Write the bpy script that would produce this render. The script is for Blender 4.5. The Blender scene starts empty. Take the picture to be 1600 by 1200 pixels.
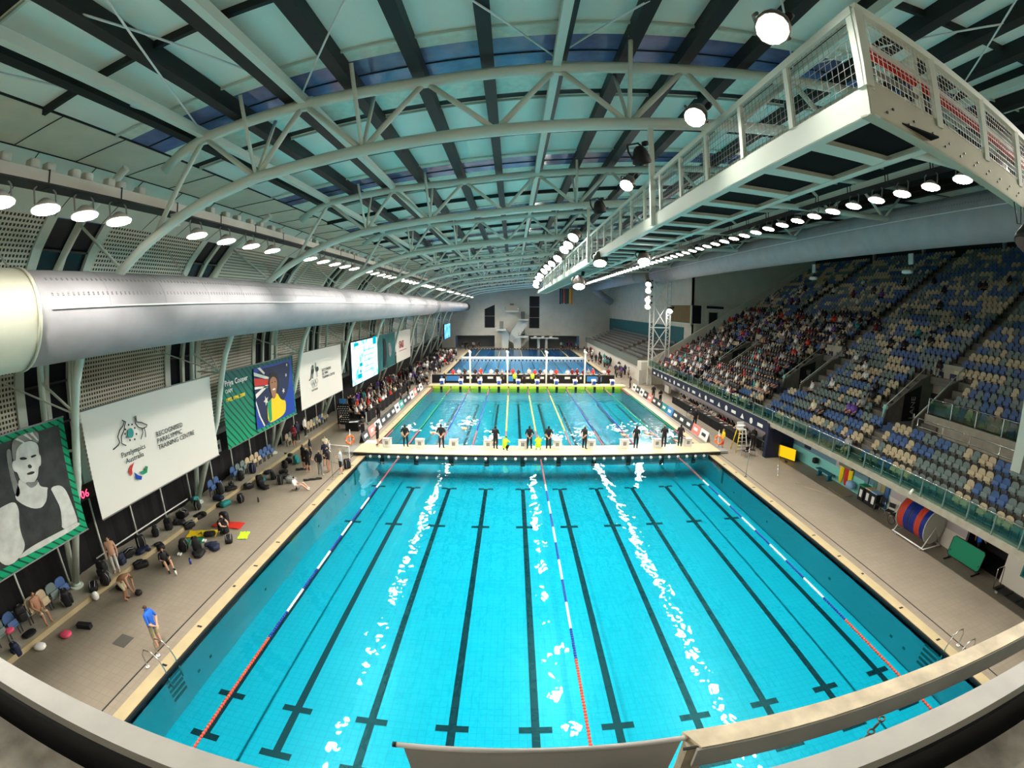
import bpy, math, random
from mathutils import Vector, Matrix, Euler
random.seed(7)
SC = bpy.context.scene
COL = SC.collection
V = Vector
PI = math.pi
# ------------------------------------------------------------------ materials
MATS = {}
def mat(name, rgb, rough=0.6, metal=0.0, emit=0.0, noise=0.0, nscale=3.0, spec=0.3, bump=0.0):
    if name in MATS: return MATS[name]
    m = bpy.data.materials.new(name); m.use_nodes = True
    nt = m.node_tree; b = nt.nodes['Principled BSDF']
    b.inputs['Base Color'].default_value = (*rgb, 1)
    b.inputs['Roughness'].default_value = rough
    b.inputs['Metallic'].default_value = metal
    b.inputs['Specular IOR Level'].default_value = spec
    if emit:
        b.inputs['Emission Color'].default_value = (*rgb, 1)
        b.inputs['Emission Strength'].default_value = emit
    if noise or bump:
        g = nt.nodes.new('ShaderNodeNewGeometry')
        n = nt.nodes.new('ShaderNodeTexNoise'); n.inputs['Scale'].default_value = nscale; n.inputs['Detail'].default_value = 5
        nt.links.new(g.outputs['Position'], n.inputs['Vector'])
        if noise:
            r = nt.nodes.new('ShaderNodeMapRange'); r.inputs['From Min'].default_value = .3; r.inputs['From Max'].default_value = .7
            r.inputs['To Min'].default_value = 1 - noise; r.inputs['To Max'].default_value = 1 + noise * .5
            nt.links.new(n.outputs['Fac'], r.inputs['Value'])
            x = nt.nodes.new('ShaderNodeVectorMath'); x.operation = 'SCALE'; x.inputs[0].default_value = rgb
            nt.links.new(r.outputs[0], x.inputs['Scale']); nt.links.new(x.outputs[0], b.inputs['Base Color'])
        if bump:
            bp = nt.nodes.new('ShaderNodeBump'); bp.inputs['Strength'].default_value = bump
            nt.links.new(n.outputs['Fac'], bp.inputs['Height']); nt.links.new(bp.outputs[0], b.inputs['Normal'])
    MATS[name] = m
    return m
def lamp_mat(name, rgb, k, beam=0, aim=None, ex=2.2):
    m = bpy.data.materials.new(name); m.use_nodes = True; nt = m.node_tree; nt.nodes.clear()
    e = nt.nodes.new('ShaderNodeEmission'); e.inputs[0].default_value = (*rgb, 1); e.inputs[1].default_value = k
    if beam:   # asymmetric reflector lamp: strongest along its aim, weaker elsewhere, the same for every ray
        g = nt.nodes.new('ShaderNodeNewGeometry'); d = nt.nodes.new('ShaderNodeVectorMath'); d.operation = 'DOT_PRODUCT'; nt.links.new(g.outputs['Incoming'], d.inputs[0])
        if aim: d.inputs[1].default_value = Vector(aim).normalized()
        else: nt.links.new(g.outputs['Normal'], d.inputs[1])
        a = nt.nodes.new('ShaderNodeMath'); a.operation = 'MAXIMUM'; a.inputs[1].default_value = 0; nt.links.new(d.outputs['Value'], a.inputs[0])
        p = nt.nodes.new('ShaderNodeMath'); p.operation = 'POWER'; nt.links.new(a.outputs[0], p.inputs[0]); p.inputs[1].default_value = ex
        q = nt.nodes.new('ShaderNodeMath'); q.operation = 'MULTIPLY_ADD'; nt.links.new(p.outputs[0], q.inputs[0]); q.inputs[1].default_value = beam; q.inputs[2].default_value = k; nt.links.new(q.outputs[0], e.inputs[1])
    o = nt.nodes.new('ShaderNodeOutputMaterial'); nt.links.new(e.outputs[0], o.inputs[0])
    MATS[name] = m
    return m
class N:
    def __init__(s, m): s.nt = m.node_tree
    def n(s, t, **k):
        a = s.nt.nodes.new(t)
        for q, v in k.items(): setattr(a, q, v)
        return a
    def l(s, a, b): s.nt.links.new(a, b)
    def math(s, op, a, b=None, c=None):
        x = s.n('ShaderNodeMath', operation=op)
        for i, v in enumerate((a, b, c)):
            if v is None: continue
            if isinstance(v, (int, float)): x.inputs[i].default_value = v
            else: s.l(v, x.inputs[i])
        return x.outputs[0]
    def mix(s, f, a, b):
        x = s.n('ShaderNodeMix', data_type='RGBA')
        for i, v in ((0, f), (6, a), (7, b)):
            if isinstance(v, (int, float)): x.inputs[i].default_value = v
            elif isinstance(v, tuple): x.inputs[i].default_value = (*v, 1)
            else: s.l(v, x.inputs[i])
        return x.outputs[2]
def base(name, rgb, rough=.6, spec=.3):
    m = mat(name, rgb, rough, spec=spec); return m, N(m), m.node_tree.nodes['Principled BSDF']
white_green = mat('steel_pale_green', (.62, .69, .61), .6, spec=.15)
white = mat('white_paint', (.78, .78, .74), .5)
offwhite = mat('offwhite_panel', (.62, .60, .52), .6, noise=.12, nscale=.8)
black = mat('black', (.012, .012, .013), .6)
blackcloth = mat('black_cloth', (.008, .008, .009), .9, noise=.3, nscale=1.5, bump=.3)
dark = mat('dark_steel', (.014, .017, .017), .5)
grey = mat('grey', (.25, .26, .25), .6)
steel = mat('stainless', (.6, .6, .58), .25, metal=1)
duct_m = mat('duct_skin', (.40, .405, .43), .85, spec=.05, noise=.10, nscale=1.2)
duct_c = mat('duct_cream', (.46, .47, .37), .8, spec=.08, noise=.06, nscale=2)
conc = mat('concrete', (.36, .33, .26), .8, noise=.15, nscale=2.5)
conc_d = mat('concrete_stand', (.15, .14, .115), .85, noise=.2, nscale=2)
red = mat('red', (.55, .03, .02), .5); blue = mat('blue', (.01, .05, .35), .4)
yellow = mat('yellow', (.85, .6, .01), .5); green = mat('green', (.01, .28, .13), .5)
orange = mat('orange', (.9, .16, .03), .5); navy = mat('navy', (.012, .018, .045), .6)
hivis = mat('hivis', (.45, .9, .02), .6); teal = mat('teal', (.02, .25, .24), .5)
pink = mat('pink', (.7, .08, .15), .6); purple = mat('purple', (.12, .05, .3), .6)
salmon = mat('salmon', (.8, .22, .18), .5); lightblue = mat('lightblue', (.25, .45, .7), .5)
# pool deck tiles
m, n, b = base('deck_tiles', (.40, .34, .26), .55)
g = n.n('ShaderNodeNewGeometry'); br = n.n('ShaderNodeTexBrick'); n.l(g.outputs['Position'], br.inputs['Vector'])
br.offset = 0; br.inputs['Scale'].default_value = 1; br.inputs['Brick Width'].default_value = .3; br.inputs['Row Height'].default_value = .3
br.inputs['Mortar Size'].default_value = .012; br.inputs['Color1'].default_value = (.25, .215, .165, 1); br.inputs['Color2'].default_value = (.238, .205, .158, 1); br.inputs['Mortar'].default_value = (.212, .183, .14, 1)
ns = n.n('ShaderNodeTexNoise'); ns.inputs['Scale'].default_value = .7; ns.inputs['Detail'].default_value = 6; n.l(g.outputs['Position'], ns.inputs['Vector'])
c = n.mix(n.math('MULTIPLY', n.math('SUBTRACT', ns.outputs['Fac'], .35), 1.1), br.outputs['Color'], (.17, .146, .11)); n.l(c, b.inputs['Base Color'])
deck_m = m
coping_m = mat('coping', (.40, .33, .19), .5, noise=.08, nscale=2)
# pool shell tiles
def tiles(name, c1, c2):
    m, n, b = base(name, c1, .3)
    g = n.n('ShaderNodeNewGeometry'); br = n.n('ShaderNodeTexBrick'); n.l(g.outputs['Position'], br.inputs['Vector'])
    br.offset = 0; br.inputs['Scale'].default_value = 1; br.inputs['Brick Width'].default_value = .25; br.inputs['Row Height'].default_value = .25
    br.inputs['Mortar Size'].default_value = .01; br.inputs['Color1'].default_value = (*c1, 1); br.inputs['Color2'].default_value = (*c2, 1); br.inputs['Mortar'].default_value = tuple(x * .8 for x in c1) + (1,)
    n.l(br.outputs['Color'], b.inputs['Base Color']); return m
pool_m = tiles('pool_tile', (.012, .31, .40), (.011, .305, .395))
poolwall_m = tiles('pool_wall_tile', (.75, .93, 1.0), (.73, .92, .99))
poolblue_m = tiles('dive_pool_tile', (.22, .62, .85), (.21, .60, .84))
line_m = mat('lane_tile_black', (.004, .014, .02), .4)
# water
def water(name, tint, scale, strength, rough=.02, foam=0):
    m = bpy.data.materials.new(name); m.use_nodes = True; nt = m.node_tree; nt.nodes.clear(); n = N(m)
    o = n.n('ShaderNodeOutputMaterial'); g = n.n('ShaderNodeNewGeometry')
    t1 = n.n('ShaderNodeTexNoise'); t1.inputs['Scale'].default_value = scale; t1.inputs['Detail'].default_value = 2.5
    mp = n.n('ShaderNodeMapping'); mp.inputs['Scale'].default_value = (1, .75, 1); n.l(g.outputs['Position'], mp.inputs['Vector']); n.l(mp.outputs[0], t1.inputs['Vector'])
    bp = n.n('ShaderNodeBump'); bp.inputs['Strength'].default_value = strength; bp.inputs['Distance'].default_value = .12; n.l(t1.outputs['Fac'], bp.inputs['Height'])
    tr = n.n('ShaderNodeBsdfTransparent'); tr.inputs[0].default_value = (*tint, 1)
    gl = n.n('ShaderNodeBsdfGlossy'); gl.inputs['Roughness'].default_value = rough; n.l(bp.outputs[0], gl.inputs['Normal'])
    fr = n.n('ShaderNodeFresnel'); fr.inputs[0].default_value = 1.33; n.l(bp.outputs[0], fr.inputs['Normal'])
    mx = n.n('ShaderNodeMixShader'); n.l(fr.outputs[0], mx.inputs[0]); n.l(tr.outputs[0], mx.inputs[1]); n.l(gl.outputs[0], mx.inputs[2])
    n.l(mx.outputs[0], o.inputs[0]); MATS[name] = m; return m
water_calm = water('water_calm', (.45, .965, 1.0), 1.3, .15)
water_race = water('water_race', (.52, .95, .99), 2.2, .85)
water_dive = water('water_dive', (.55, .80, .95), 1.8, .35)
foam_m = mat('foam', (.85, .93, .95), .6, noise=.1, nscale=6)
glass_m = bpy.data.materials.new('glass_green'); glass_m.use_nodes = True
nt = glass_m.node_tree; nt.nodes.clear(); n = N(glass_m); o = n.n('ShaderNodeOutputMaterial'); tr = n.n('ShaderNodeBsdfTransparent'); tr.inputs[0].default_value = (.62, .78, .70, 1)
gl = n.n('ShaderNodeBsdfGlossy'); gl.inputs['Roughness'].default_value = .05; mx = n.n('ShaderNodeMixShader'); mx.inputs[0].default_value = .04
n.l(tr.outputs[0], mx.inputs[1]); n.l(gl.outputs[0], mx.inputs[2]); n.l(mx.outputs[0], o.inputs[0])
# perforated acoustic wall panels (holes laid out in uv metres)
m, n, b = base('perforated_panel', (.42, .42, .36), .6)
uv = n.n('ShaderNodeUVMap'); sp = n.n('ShaderNodeSeparateXYZ'); n.l(uv.outputs[0], sp.inputs[0])
fx = n.math('SUBTRACT', n.math('FRACT', n.math('MULTIPLY', sp.outputs[0], 6.5)), .5); fy = n.math('SUBTRACT', n.math('FRACT', n.math('MULTIPLY', sp.outputs[1], 5.0)), .5)
hx = n.math('LESS_THAN', n.math('ABSOLUTE', fx), .30); hy = n.math('LESS_THAN', n.math('ABSOLUTE', fy), .27)
n.l(n.mix(n.math('MULTIPLY', hx, hy), (.68, .66, .55), (.04, .045, .04)), b.inputs['Base Color']); perf_m = m
# roof lining with faint corrugation along x
m, n, b = base('roof_lining', (.50, .62, .58), .7)
g = n.n('ShaderNodeNewGeometry'); ns = n.n('ShaderNodeTexNoise'); ns.inputs['Scale'].default_value = .5; ns.inputs['Detail'].default_value = 5; n.l(g.outputs['Position'], ns.inputs['Vector'])
n.l(n.mix(ns.outputs['Fac'], (.84, .88, .78), (.91, .94, .84)), b.inputs['Base Color']); roof_m = m
roof_perf = mat('roof_ribbed', (.78, .84, .72), .7, noise=.12, nscale=5)
sky_m = mat('skylight_night', (.15, .20, .40), .12, noise=.45, nscale=1.1, spec=.6)
cream_band = mat('cream_band', (.80, .75, .60), .7, noise=.08, nscale=1)
green_band = mat('green_band', (.68, .78, .70), .7, noise=.06, nscale=1)
teal_light = mat('teal_light', (.22, .60, .55), .6); slate = mat('slate_blue', (.13, .24, .30), .6)
mauve = mat('mauve_wall', (.42, .38, .38), .7); wallwhite = mat('wall_white', (.66, .62, .54), .7)
endwall_m = mat('end_wall_paint', (.62, .60, .51), .8, noise=.08, nscale=.6)
tealwall_m = mat('teal_wall_paint', (.03, .13, .14), .7)
lamp_hi = lamp_mat('lamp_glow_left', (1, .92, .83), 12, 430, (.62, 0, -.8), 2.2)
lamp_hr = lamp_mat('lamp_glow_right', (1, .92, .83), 12, 430, (-.62, 0, -.8), 2.2)
lamp_spot = lamp_mat('spot_glow', (1, .94, .86), 20, 430)
screen_m = None
# ------------------------------------------------------------------ mesh building
class MB:
    def __init__(s): s.v = []; s.f = []; s.m = []; s.cur = 0; s.uv = {}; s.sm = set()
    def face(s, idx, uv=None, smooth=False):
        if uv: s.uv[len(s.f)] = uv
        if smooth: s.sm.add(len(s.f))
        s.f.append(tuple(idx)); s.m.append(s.cur)
    def add(s, pts): k = len(s.v); s.v += [tuple(p) for p in pts]; return k
    def poly(s, pts, uv=None): k = s.add(pts); s.face(range(k, k + len(pts)), uv); return s
    def box(s, x0, x1, y0, y1, z0, z1):
        k = s.add([(x, y, z) for z in (z0, z1) for y in (y0, y1) for x in (x0, x1)])
        for q in ((0, 2, 3, 1), (4, 5, 7, 6), (0, 1, 5, 4), (2, 6, 7, 3), (0, 4, 6, 2), (1, 3, 7, 5)): s.face([k + i for i in q])
        return s
    def cbox(s, c, d, rz=0.0, rx=0.0, ry=0.0):
        R = Euler((rx, ry, rz)).to_matrix(); c = V(c)
        k = s.add([c + R @ V((x * d[0] / 2, y * d[1] / 2, z * d[2] / 2)) for z in (-1, 1) for y in (-1, 1) for x in (-1, 1)])
        for q in ((0, 2, 3, 1), (4, 5, 7, 6), (0, 1, 5, 4), (2, 6, 7, 3), (0, 4, 6, 2), (1, 3, 7, 5)): s.face([k + i for i in q])
        return s
    def frame(s, d, up=V((0, 0, 1))):
        d = d.normalized()
        if abs(d.dot(up)) > .98: up = V((0, 1, 0))
        a = d.cross(up).normalized(); return a, a.cross(d).normalized()
    def beam(s, p, q, w, h):
        p = V(p); q = V(q); a, u = s.frame(q - p)
        k = s.add([e + a * x * w / 2 + u * y * h / 2 for e in (p, q) for x, y in ((-1, -1), (1, -1), (1, 1), (-1, 1))])
        for i in range(4): j = (i + 1) % 4; s.face((k + i, k + j, k + 4 + j, k + 4 + i))
        s.face((k + 3, k + 2, k + 1, k)); s.face((k + 4, k + 5, k + 6, k + 7)); return s
    def tube(s, pts, r, n=8, caps=True):
        pts = [V(p) for p in pts]; rs = r if isinstance(r, (list, tuple)) else [r] * len(pts)
        ks = []; a = u = None
        for i, p in enumerate(pts):
            d = (pts[min(i + 1, len(pts) - 1)] - pts[max(i - 1, 0)])
            if a is None: a, u = s.frame(d)
            else:
                d = d.normalized(); a = (a - d * a.dot(d)).normalized(); u = a.cross(d).normalized()
            ks.append(s.add([p + (a * math.cos(t) + u * math.sin(t)) * rs[i] for t in [2 * PI * j / n for j in range(n)]]))
        for i in range(len(ks) - 1):
            for j in range(n):
                t = (j + 1) % n; s.face((ks[i] + j, ks[i] + t, ks[i + 1] + t, ks[i + 1] + j), smooth=n > 4)
        if caps: s.face([ks[0] + j for j in range(n)][::-1]); s.face([ks[-1] + j for j in range(n)])
        return s
    def cyl(s, c, r, z0, z1, n=12, r2=None): return s.tube([(c[0], c[1], z0), (c[0], c[1], z1)], [r, r if r2 is None else r2], n)
    def sup(s, c, d, e=2.0, n=10, rz=0.0, rx=0.0):
        # superellipsoid: soft lump
        R = Euler((rx, 0, rz)).to_matrix(); c = V(c); f = lambda w: math.copysign(abs(w) ** (2 / e), w)
        ks = []; m_ = n // 2
        for i in range(m_ + 1):
            ph = -PI / 2 + PI * i / m_; ring = []
            for j in range(n):
                th = 2 * PI * j / n
                ring.append(c + R @ V((f(math.cos(ph)) * f(math.cos(th)) * d[0] / 2, f(math.cos(ph)) * f(math.sin(th)) * d[1] / 2, f(math.sin(ph)) * d[2] / 2)))
            ks.append(s.add(ring))
        for i in range(m_):
            for j in range(n): t = (j + 1) % n; s.face((ks[i] + j, ks[i] + t, ks[i + 1] + t, ks[i + 1] + j), smooth=True)
        return s
    def prism(s, out, off):
        out = [V(p) for p in out]; off = V(off); k = s.add(out); k2 = s.add([p + off for p in out]); n = len(out)
        s.face([k + i for i in range(n)][::-1]); s.face([k2 + i for i in range(n)])
        for i in range(n): j = (i + 1) % n; s.face((k + i, k + j, k2 + j, k2 + i))
        return s
    def build(s, name, mats, parent=None):
        me = bpy.data.meshes.new(name); org = V(parent.get('_o', (0, 0, 0))) if parent is not None else V((0, 0, 0))
        me.from_pydata([tuple(V(p) - org) for p in s.v] if parent is not None else s.v, [], s.f)
        if not isinstance(mats, (list, tuple)): mats = [mats]
        for m in mats: me.materials.append(m)
        me.polygons.foreach_set('material_index', s.m)
        me.polygons.foreach_set('use_smooth', [i in s.sm for i in range(len(s.f))])
        if s.uv:
            l = me.uv_layers.new(name='UVMap')
            for i, u in s.uv.items():
                p = me.polygons[i]
                for j, li in enumerate(p.loop_indices): l.data[li].uv = u[j]
        me.update()
        o = bpy.data.objects.new(name, me); COL.objects.link(o)
        if parent is not None: o.parent = parent
        return o
ORG = {}
def tag(o, label=None, cat=None, group=None, kind=None):
    if label: o['label'] = label
    if cat: o['category'] = cat
    if group: o['group'] = group
    if kind: o['kind'] = kind
    return o
def thing(name, label, cat, loc=(0, 0, 0), rz=0.0, group=None):
    o = bpy.data.objects.new(name, None); COL.objects.link(o); o.location = loc; o.rotation_euler = (0, 0, rz); o.empty_display_size = .2
    if rz == 0: o['_o'] = tuple(loc)
    return tag(o, label, cat, group)
def under(t, part, *subs):
    ps = [c for c in t.children if c.name.split('.')[0] == part]
    if ps:
        for c in t.children:
            if c.name.split('.')[0] in subs: c.parent = ps[0]
    return t
def struct(o): o['kind'] = 'structure'; return o
def dup(root, loc, rz=0.0, label=None, group=None):
    r = root.copy(); COL.objects.link(r); r.location = loc; r.rotation_euler = (0, 0, rz)
    if label: r['label'] = label
    if group: r['group'] = group
    for ch in list(root.children):
        c = ch.copy(); COL.objects.link(c); c.parent = r
        for g_ in ch.children:
            d = g_.copy(); COL.objects.link(d); d.parent = c
    return r
def text(body, size, m, loc, rot, parent=None, name='lettering', align='LEFT', bold=0.0):
    cu = bpy.data.curves.new(name, 'FONT'); cu.body = body; cu.size = size; cu.align_x = align; cu.extrude = .004; cu.offset = bold; cu.resolution_u = 2; cu.space_line = .95
    cu.materials.append(m); o = bpy.data.objects.new(name, cu); COL.objects.link(o)
    org = V(parent.get('_o', (0, 0, 0))) if parent is not None else V((0, 0, 0))
    o.location = V(loc) - org; o.rotation_euler = rot
    bpy.context.view_layer.update(); me = bpy.data.meshes.new_from_object(o.evaluated_get(bpy.context.evaluated_depsgraph_get())); bpy.data.objects.remove(o)
    o = bpy.data.objects.new(name, me); COL.objects.link(o); o.location = V(loc) - org; o.rotation_euler = rot
    if not me.materials: me.materials.append(m)
    if parent is not None: o.parent = parent
    return o
LW = (PI / 2, 0, PI / 2); RW = (PI / 2, 0, -PI / 2)
ORD = ['first', 'second', 'third', 'fourth', 'fifth', 'sixth', 'seventh', 'eighth', 'ninth', 'tenth', 'eleventh', 'twelfth', 'thirteenth', 'fourteenth', 'fifteenth', 'sixteenth', 'seventeenth', 'eighteenth', 'nineteenth', 'twentieth']
def nth(i): return ORD[i] if i < 20 else str(i + 1) + 'th'
# ------------------------------------------------------------------ camera (wide fisheye-like phone lens)
CX, CZ = -1.9777, 10.3216
def cam():
    cd = bpy.data.cameras.new('camera'); co = bpy.data.objects.new('camera', cd); COL.objects.link(co); SC.camera = co
    p_, y, r = [math.radians(a) for a in (-9.6677, -0.0674, 0.1951)]
    F = V((math.sin(y) * math.cos(p_), math.cos(y) * math.cos(p_), math.sin(p_))); X = V((math.cos(y), -math.sin(y), 0)); U = X.cross(F)
    X, U = math.cos(r) * X + math.sin(r) * U, -math.sin(r) * X + math.cos(r) * U
    M = Matrix((X, U, -F)).transposed().to_4x4(); M.translation = (CX, 0, CZ); co.matrix_world = M
    cd.type = 'PANO'; cd.sensor_fit = 'HORIZONTAL'; cd.sensor_width = 36; f = 703.2802 * 36 / 1600
    t = cd if hasattr(cd, 'panorama_type') else cd.cycles
    t.panorama_type = 'FISHEYE_LENS_POLYNOMIAL'; t.fisheye_fov = PI * 1.2
    t.fisheye_polynomial_k0 = 0; t.fisheye_polynomial_k1 = -1 / f; t.fisheye_polynomial_k2 = 0; t.fisheye_polynomial_k3 = .0386 / f ** 3; t.fisheye_polynomial_k4 = 0
    cd.clip_start = .02; cd.clip_end = 400
cam()
EXPO = 0.55
# ------------------------------------------------------------------ the pool deck and the pools
TY = [1.15 + 9.2 * k for k in range(-1, 12)]
b = MB()
for x0, x1, y0, y1 in ((-20.8, -12.5, -12, 117.4), (12.5, 19.4, -12, 60.5), (12.5, 24, 60.5, 117.4), (-12.5, 12.5, -12, 4.3), (-12.5, 12.5, 57.4, 70), (-12.5, 12.5, 113, 117.4)): b.box(x0, x1, y0, y1, -.3, 0)
struct(b.build('floor', deck_m))
b = MB()
for x0, x1, y0, y1 in ((-12.97, -12.5, 3.9, 57.4), (12.5, 12.97, 3.9, 57.4), (-12.5, 12.5, 3.9, 4.3), (-12.5, 12.5, 57.4, 58.2), (-13.2, -12.5, 69.2, 113.8), (12.5, 13.2, 69.2, 113.8), (-12.5, 12.5, 69.2, 70), (-12.5, 12.5, 113, 113.8)): b.box(x0, x1, y0, y1, -.02, .03)
struct(b.build('trim_1', coping_m))
b = MB()
for sx in (-1, 1):
    b.box(min(sx * 12.5, sx * 12.43), max(sx * 12.5, sx * 12.43), 4.3, 57.4, -.14, .012)
    b.box(min(sx * 13.42, sx * 13.47), max(sx * 13.42, sx * 13.47), -4, 62, .0, .006)
    for i in range(24):
        y = 6 + 2.15 * i
        if i % 3: b.box(sx * 12.75 - .1, sx * 12.75 + .1, y, y + .09, .03, .035)
        elif i % 2: b.box(sx * 12.85 - .06, sx * 12.85 + .06, y + .5, y + .62, .03, .035)
b.box(-12.43, 12.43, 4.3, 4.36, -.14, .012)
struct(b.build('trim_2', black))
A = lambda i: -11.25 + 2.5 * i
PD = -1.72
b = MB(); b.box(-12.5, 12.5, 4.3, 57.4, PD - .2, PD)
b.cur = 1
for i in range(10):
    x = A(i); z0, z1 = PD, PD + .006
    b.box(x - .125, x + .125, 7.15, 28.3, z0, z1); b.box(x - .125, x + .125, 33.5, 55.4, z0, z1)
    for y in (9.15, 22.8, 28.3): b.box(x - .5, x - .125, y - .125, y + .125, z0, z1); b.box(x + .125, x + .5, y - .125, y + .125, z0, z1)
    for y in (7.15, 33.5, 55.2): b.box(x - .5, x - .125, y, y + .25, z0, z1); b.box(x + .125, x + .5, y, y + .25, z0, z1)
struct(b.build('floor_pool', [pool_m, line_m]))
b = MB()
b.box(-12.7, -12.5, 4.1, 57.6, PD - .2, -.02); b.box(12.5, 12.7, 4.1, 57.6, PD - .2, -.02); b.box(-12.5, 12.5, 4.1, 4.3, PD - .2, -.02); b.box(-12.5, 12.5, 57.4, 57.6, PD - .2, -.02)
b.cur = 1
for sx in (-1, 1):
    for j in range(5): b.box(sx * 12.5 - .012, sx * 12.5 + .012, 7.75, 8.5, -.35 - .2 * j, -.25 - .2 * j)
    for y in (9.3, 10.1, 14.6, 20.8, 25.2): b.cbox((sx * 12.5, y, -1.1), (.02, .14, .10))
    b.box(sx * 12.5 - .012, sx * 12.5 + .012, 27, 27.25, -1.2, -.2)
struct(b.build('wall_pool', [poolwall_m, grey]))
b = MB(); b.box(-12.5, 12.5, 70, 113, -2.2, -2.0); b.box(-12.7, -12.5, 69.8, 113.2, -2.2, -.02); b.box(12.5, 12.7, 69.8, 113.2, -2.2, -.02); b.box(-12.5, 12.5, 69.8, 70, -2.2, -.02); b.box(-12.5, 12.5, 113, 113.2, -2.2, -.02)
b.cur = 1
for i in range(9): b.box(-10.1 + 2.5 * i, -9.9 + 2.5 * i, 71, 112, -2.0, -1.99)
struct(b.build('wall_dive_pool', [poolblue_m, line_m]))
def sheet(name, x0, x1, y0, y1, z, m): struct(MB().poly([(x0, y0, z), (x1, y0, z), (x1, y1, z), (x0, y1, z)]).build(name, m))
sheet('water_near_pool', -12.4, 12.4, 4.37, 29.62, -.05, water_calm)
sheet('water_race_pool', -12.4, 12.4, 31.75, 57.3, -.05, water_race)
sheet('water_dive_pool', -12.5, 12.5, 70, 113, -.05, water_dive)
# raised strip for athletes along the left wall
struct(MB().box(-20.7, -18.45, -6, 46, 0, .2).build('floor_side_step', conc))
struct(MB().box(-18.45, -18.3, -6, 46, 0, .205).build('trim_3', coping_m))
# ------------------------------------------------------------------ roof
TOP = [(-11.75, 14.6), (-11.1, 15.0), (-10.33, 15.28), (-8.8, 15.5), (-7.25, 15.68), (-4.1, 15.92), (-.95, 16.27), (2.28, 16.56), (5.5, 16.9), (8.7, 17.2), (12, 17.5), (16, 17.8), (20, 18.1), (30, 19.2), (45, 21.0)]
def interp(P, x):
    for (a, c), (d, e) in zip(P, P[1:]):
        if x <= d: return c + (e - c) * (x - a) / (d - a)
    return P[-1][1]
ROOF = [(-12.8, 15.6), (-10.33, 15.92), (-7.25, 16.3), (-.95, 16.95), (5.5, 17.55), (12, 18.1), (20, 18.8), (30, 19.8), (45, 21.6)]
zr = lambda x: interp(ROOF, x)
b = MB(); xs = [-12.8 + 1.65 * i for i in range(36)]; xs[-1] = 45
for ty in TY + [TY[-1] + 9.2]:
    for y0, y1, mi in ((-6.35, -1.1, 0), (-1.1, -.5, 1), (-.5, 1.0, 2), (1.0, 2.55, 1), (2.55, 2.85, 3)):
        ya, yb = max(-12, ty + y0), min(117.4, ty + y1)
        if yb <= ya: continue
        b.cur = mi
        for x0, x1 in zip(xs, xs[1:]):
            mm = mi if (mi != 2 or x1 < 19) else 0
            b.cur = mm; b.poly([(x0, ya, zr(x0)), (x0, yb, zr(x0)), (x1, yb, zr(x1)), (x1, ya, zr(x1))])
        if mi == 2:
            b.cur = 3
            for x0, x1 in zip(xs, xs[1:]):
                if x1 < 19: b.beam((x0, (ya + yb) / 2, zr(x0) - .02), (x1, (ya + yb) / 2, zr(x1) - .02), .03, .03)
struct(b.build('ceiling', [roof_m, roof_perf, sky_m, dark]))
PURX = [-11.03, -9.23, -7.66, -6.03, -4.3, -2.6, -.85, .78, 2.35, 4.0] + [5.65 + 1.65 * i for i in range(12)]
p0 = tag(MB().box(-.13, .13, -12, 117.3, -.42, 0).box(-.16, .16, -12, 117.3, -.44, -.40).build('roof_purlin', dark), 'x', 'roof purlin', 'dark roof purlins')
for i, x in enumerate(PURX):
    o = p0 if i == 0 else dup(p0, (0, 0, 0)); o.location = (x, 0, zr(x) - .01); o['label'] = 'dark steel roof purlin running down the hall, %s from the left wall' % nth(i)
pal = MB().beam((0, -12, 0), (0, 117.3, 0), .2, .24).build('roof_beam', white_green); tag(pal, 'x', 'roof beam', 'pale roof beams')
for i, (x, l) in enumerate(((-10.33, 'nearest the left wall'), (-7.25, 'second from the left wall'), (-.95, 'over the middle of the pool'), (5.5, 'just right of the lighting walkway'), (12, 'above the right hand floodlight row'))):
    o = pal if i == 0 else dup(pal, (0, 0, 0)); o.location = (x, 0, interp(TOP, x) + .1); o['label'] = 'pale green lengthwise roof beam, ' + l
rods = MB()
bt = thing('roof_batten', 'x', 'roof batten', (0, 0, 0), 0, 'thin roof battens')
bm = MB()
for x0, x1 in zip(xs[:-10], xs[1:-9]): bm.beam((x0, 0, zr(x0) - .06), (x1, 0, zr(x1) - .06), .05, .07)
bm.build('batten', white_green, bt)
c = 0
for ty in TY:
    for dy in (-1.1, 2.9):
        o = bt if c == 0 else dup(bt, (0, 0, 0)); o.location = (0, ty + dy, 0); o['label'] = 'thin pale batten across the roof lining, %s from the camera' % nth(c); c += 1
# joints across bays
j = MB()
for x0, x1 in zip(xs[:-8], xs[1:-7]): j.beam((x0, 0, zr(x0) - .1), (x1, 0, zr(x1) - .1), .10, .2)
jo = tag(j.build('roof_joist', dark), 'x', 'roof joist', 'dark roof joists'); c = 0
for ty in TY:
    for dy in (5.6,) if c % 2 else (5.6,):
        o = jo if c == 0 else dup(jo, (0, 0, 0)); o.location = (0, ty + dy, 0); o['label'] = 'dark joist across the roof at mid bay, %s from the camera' % nth(c); c += 1
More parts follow.
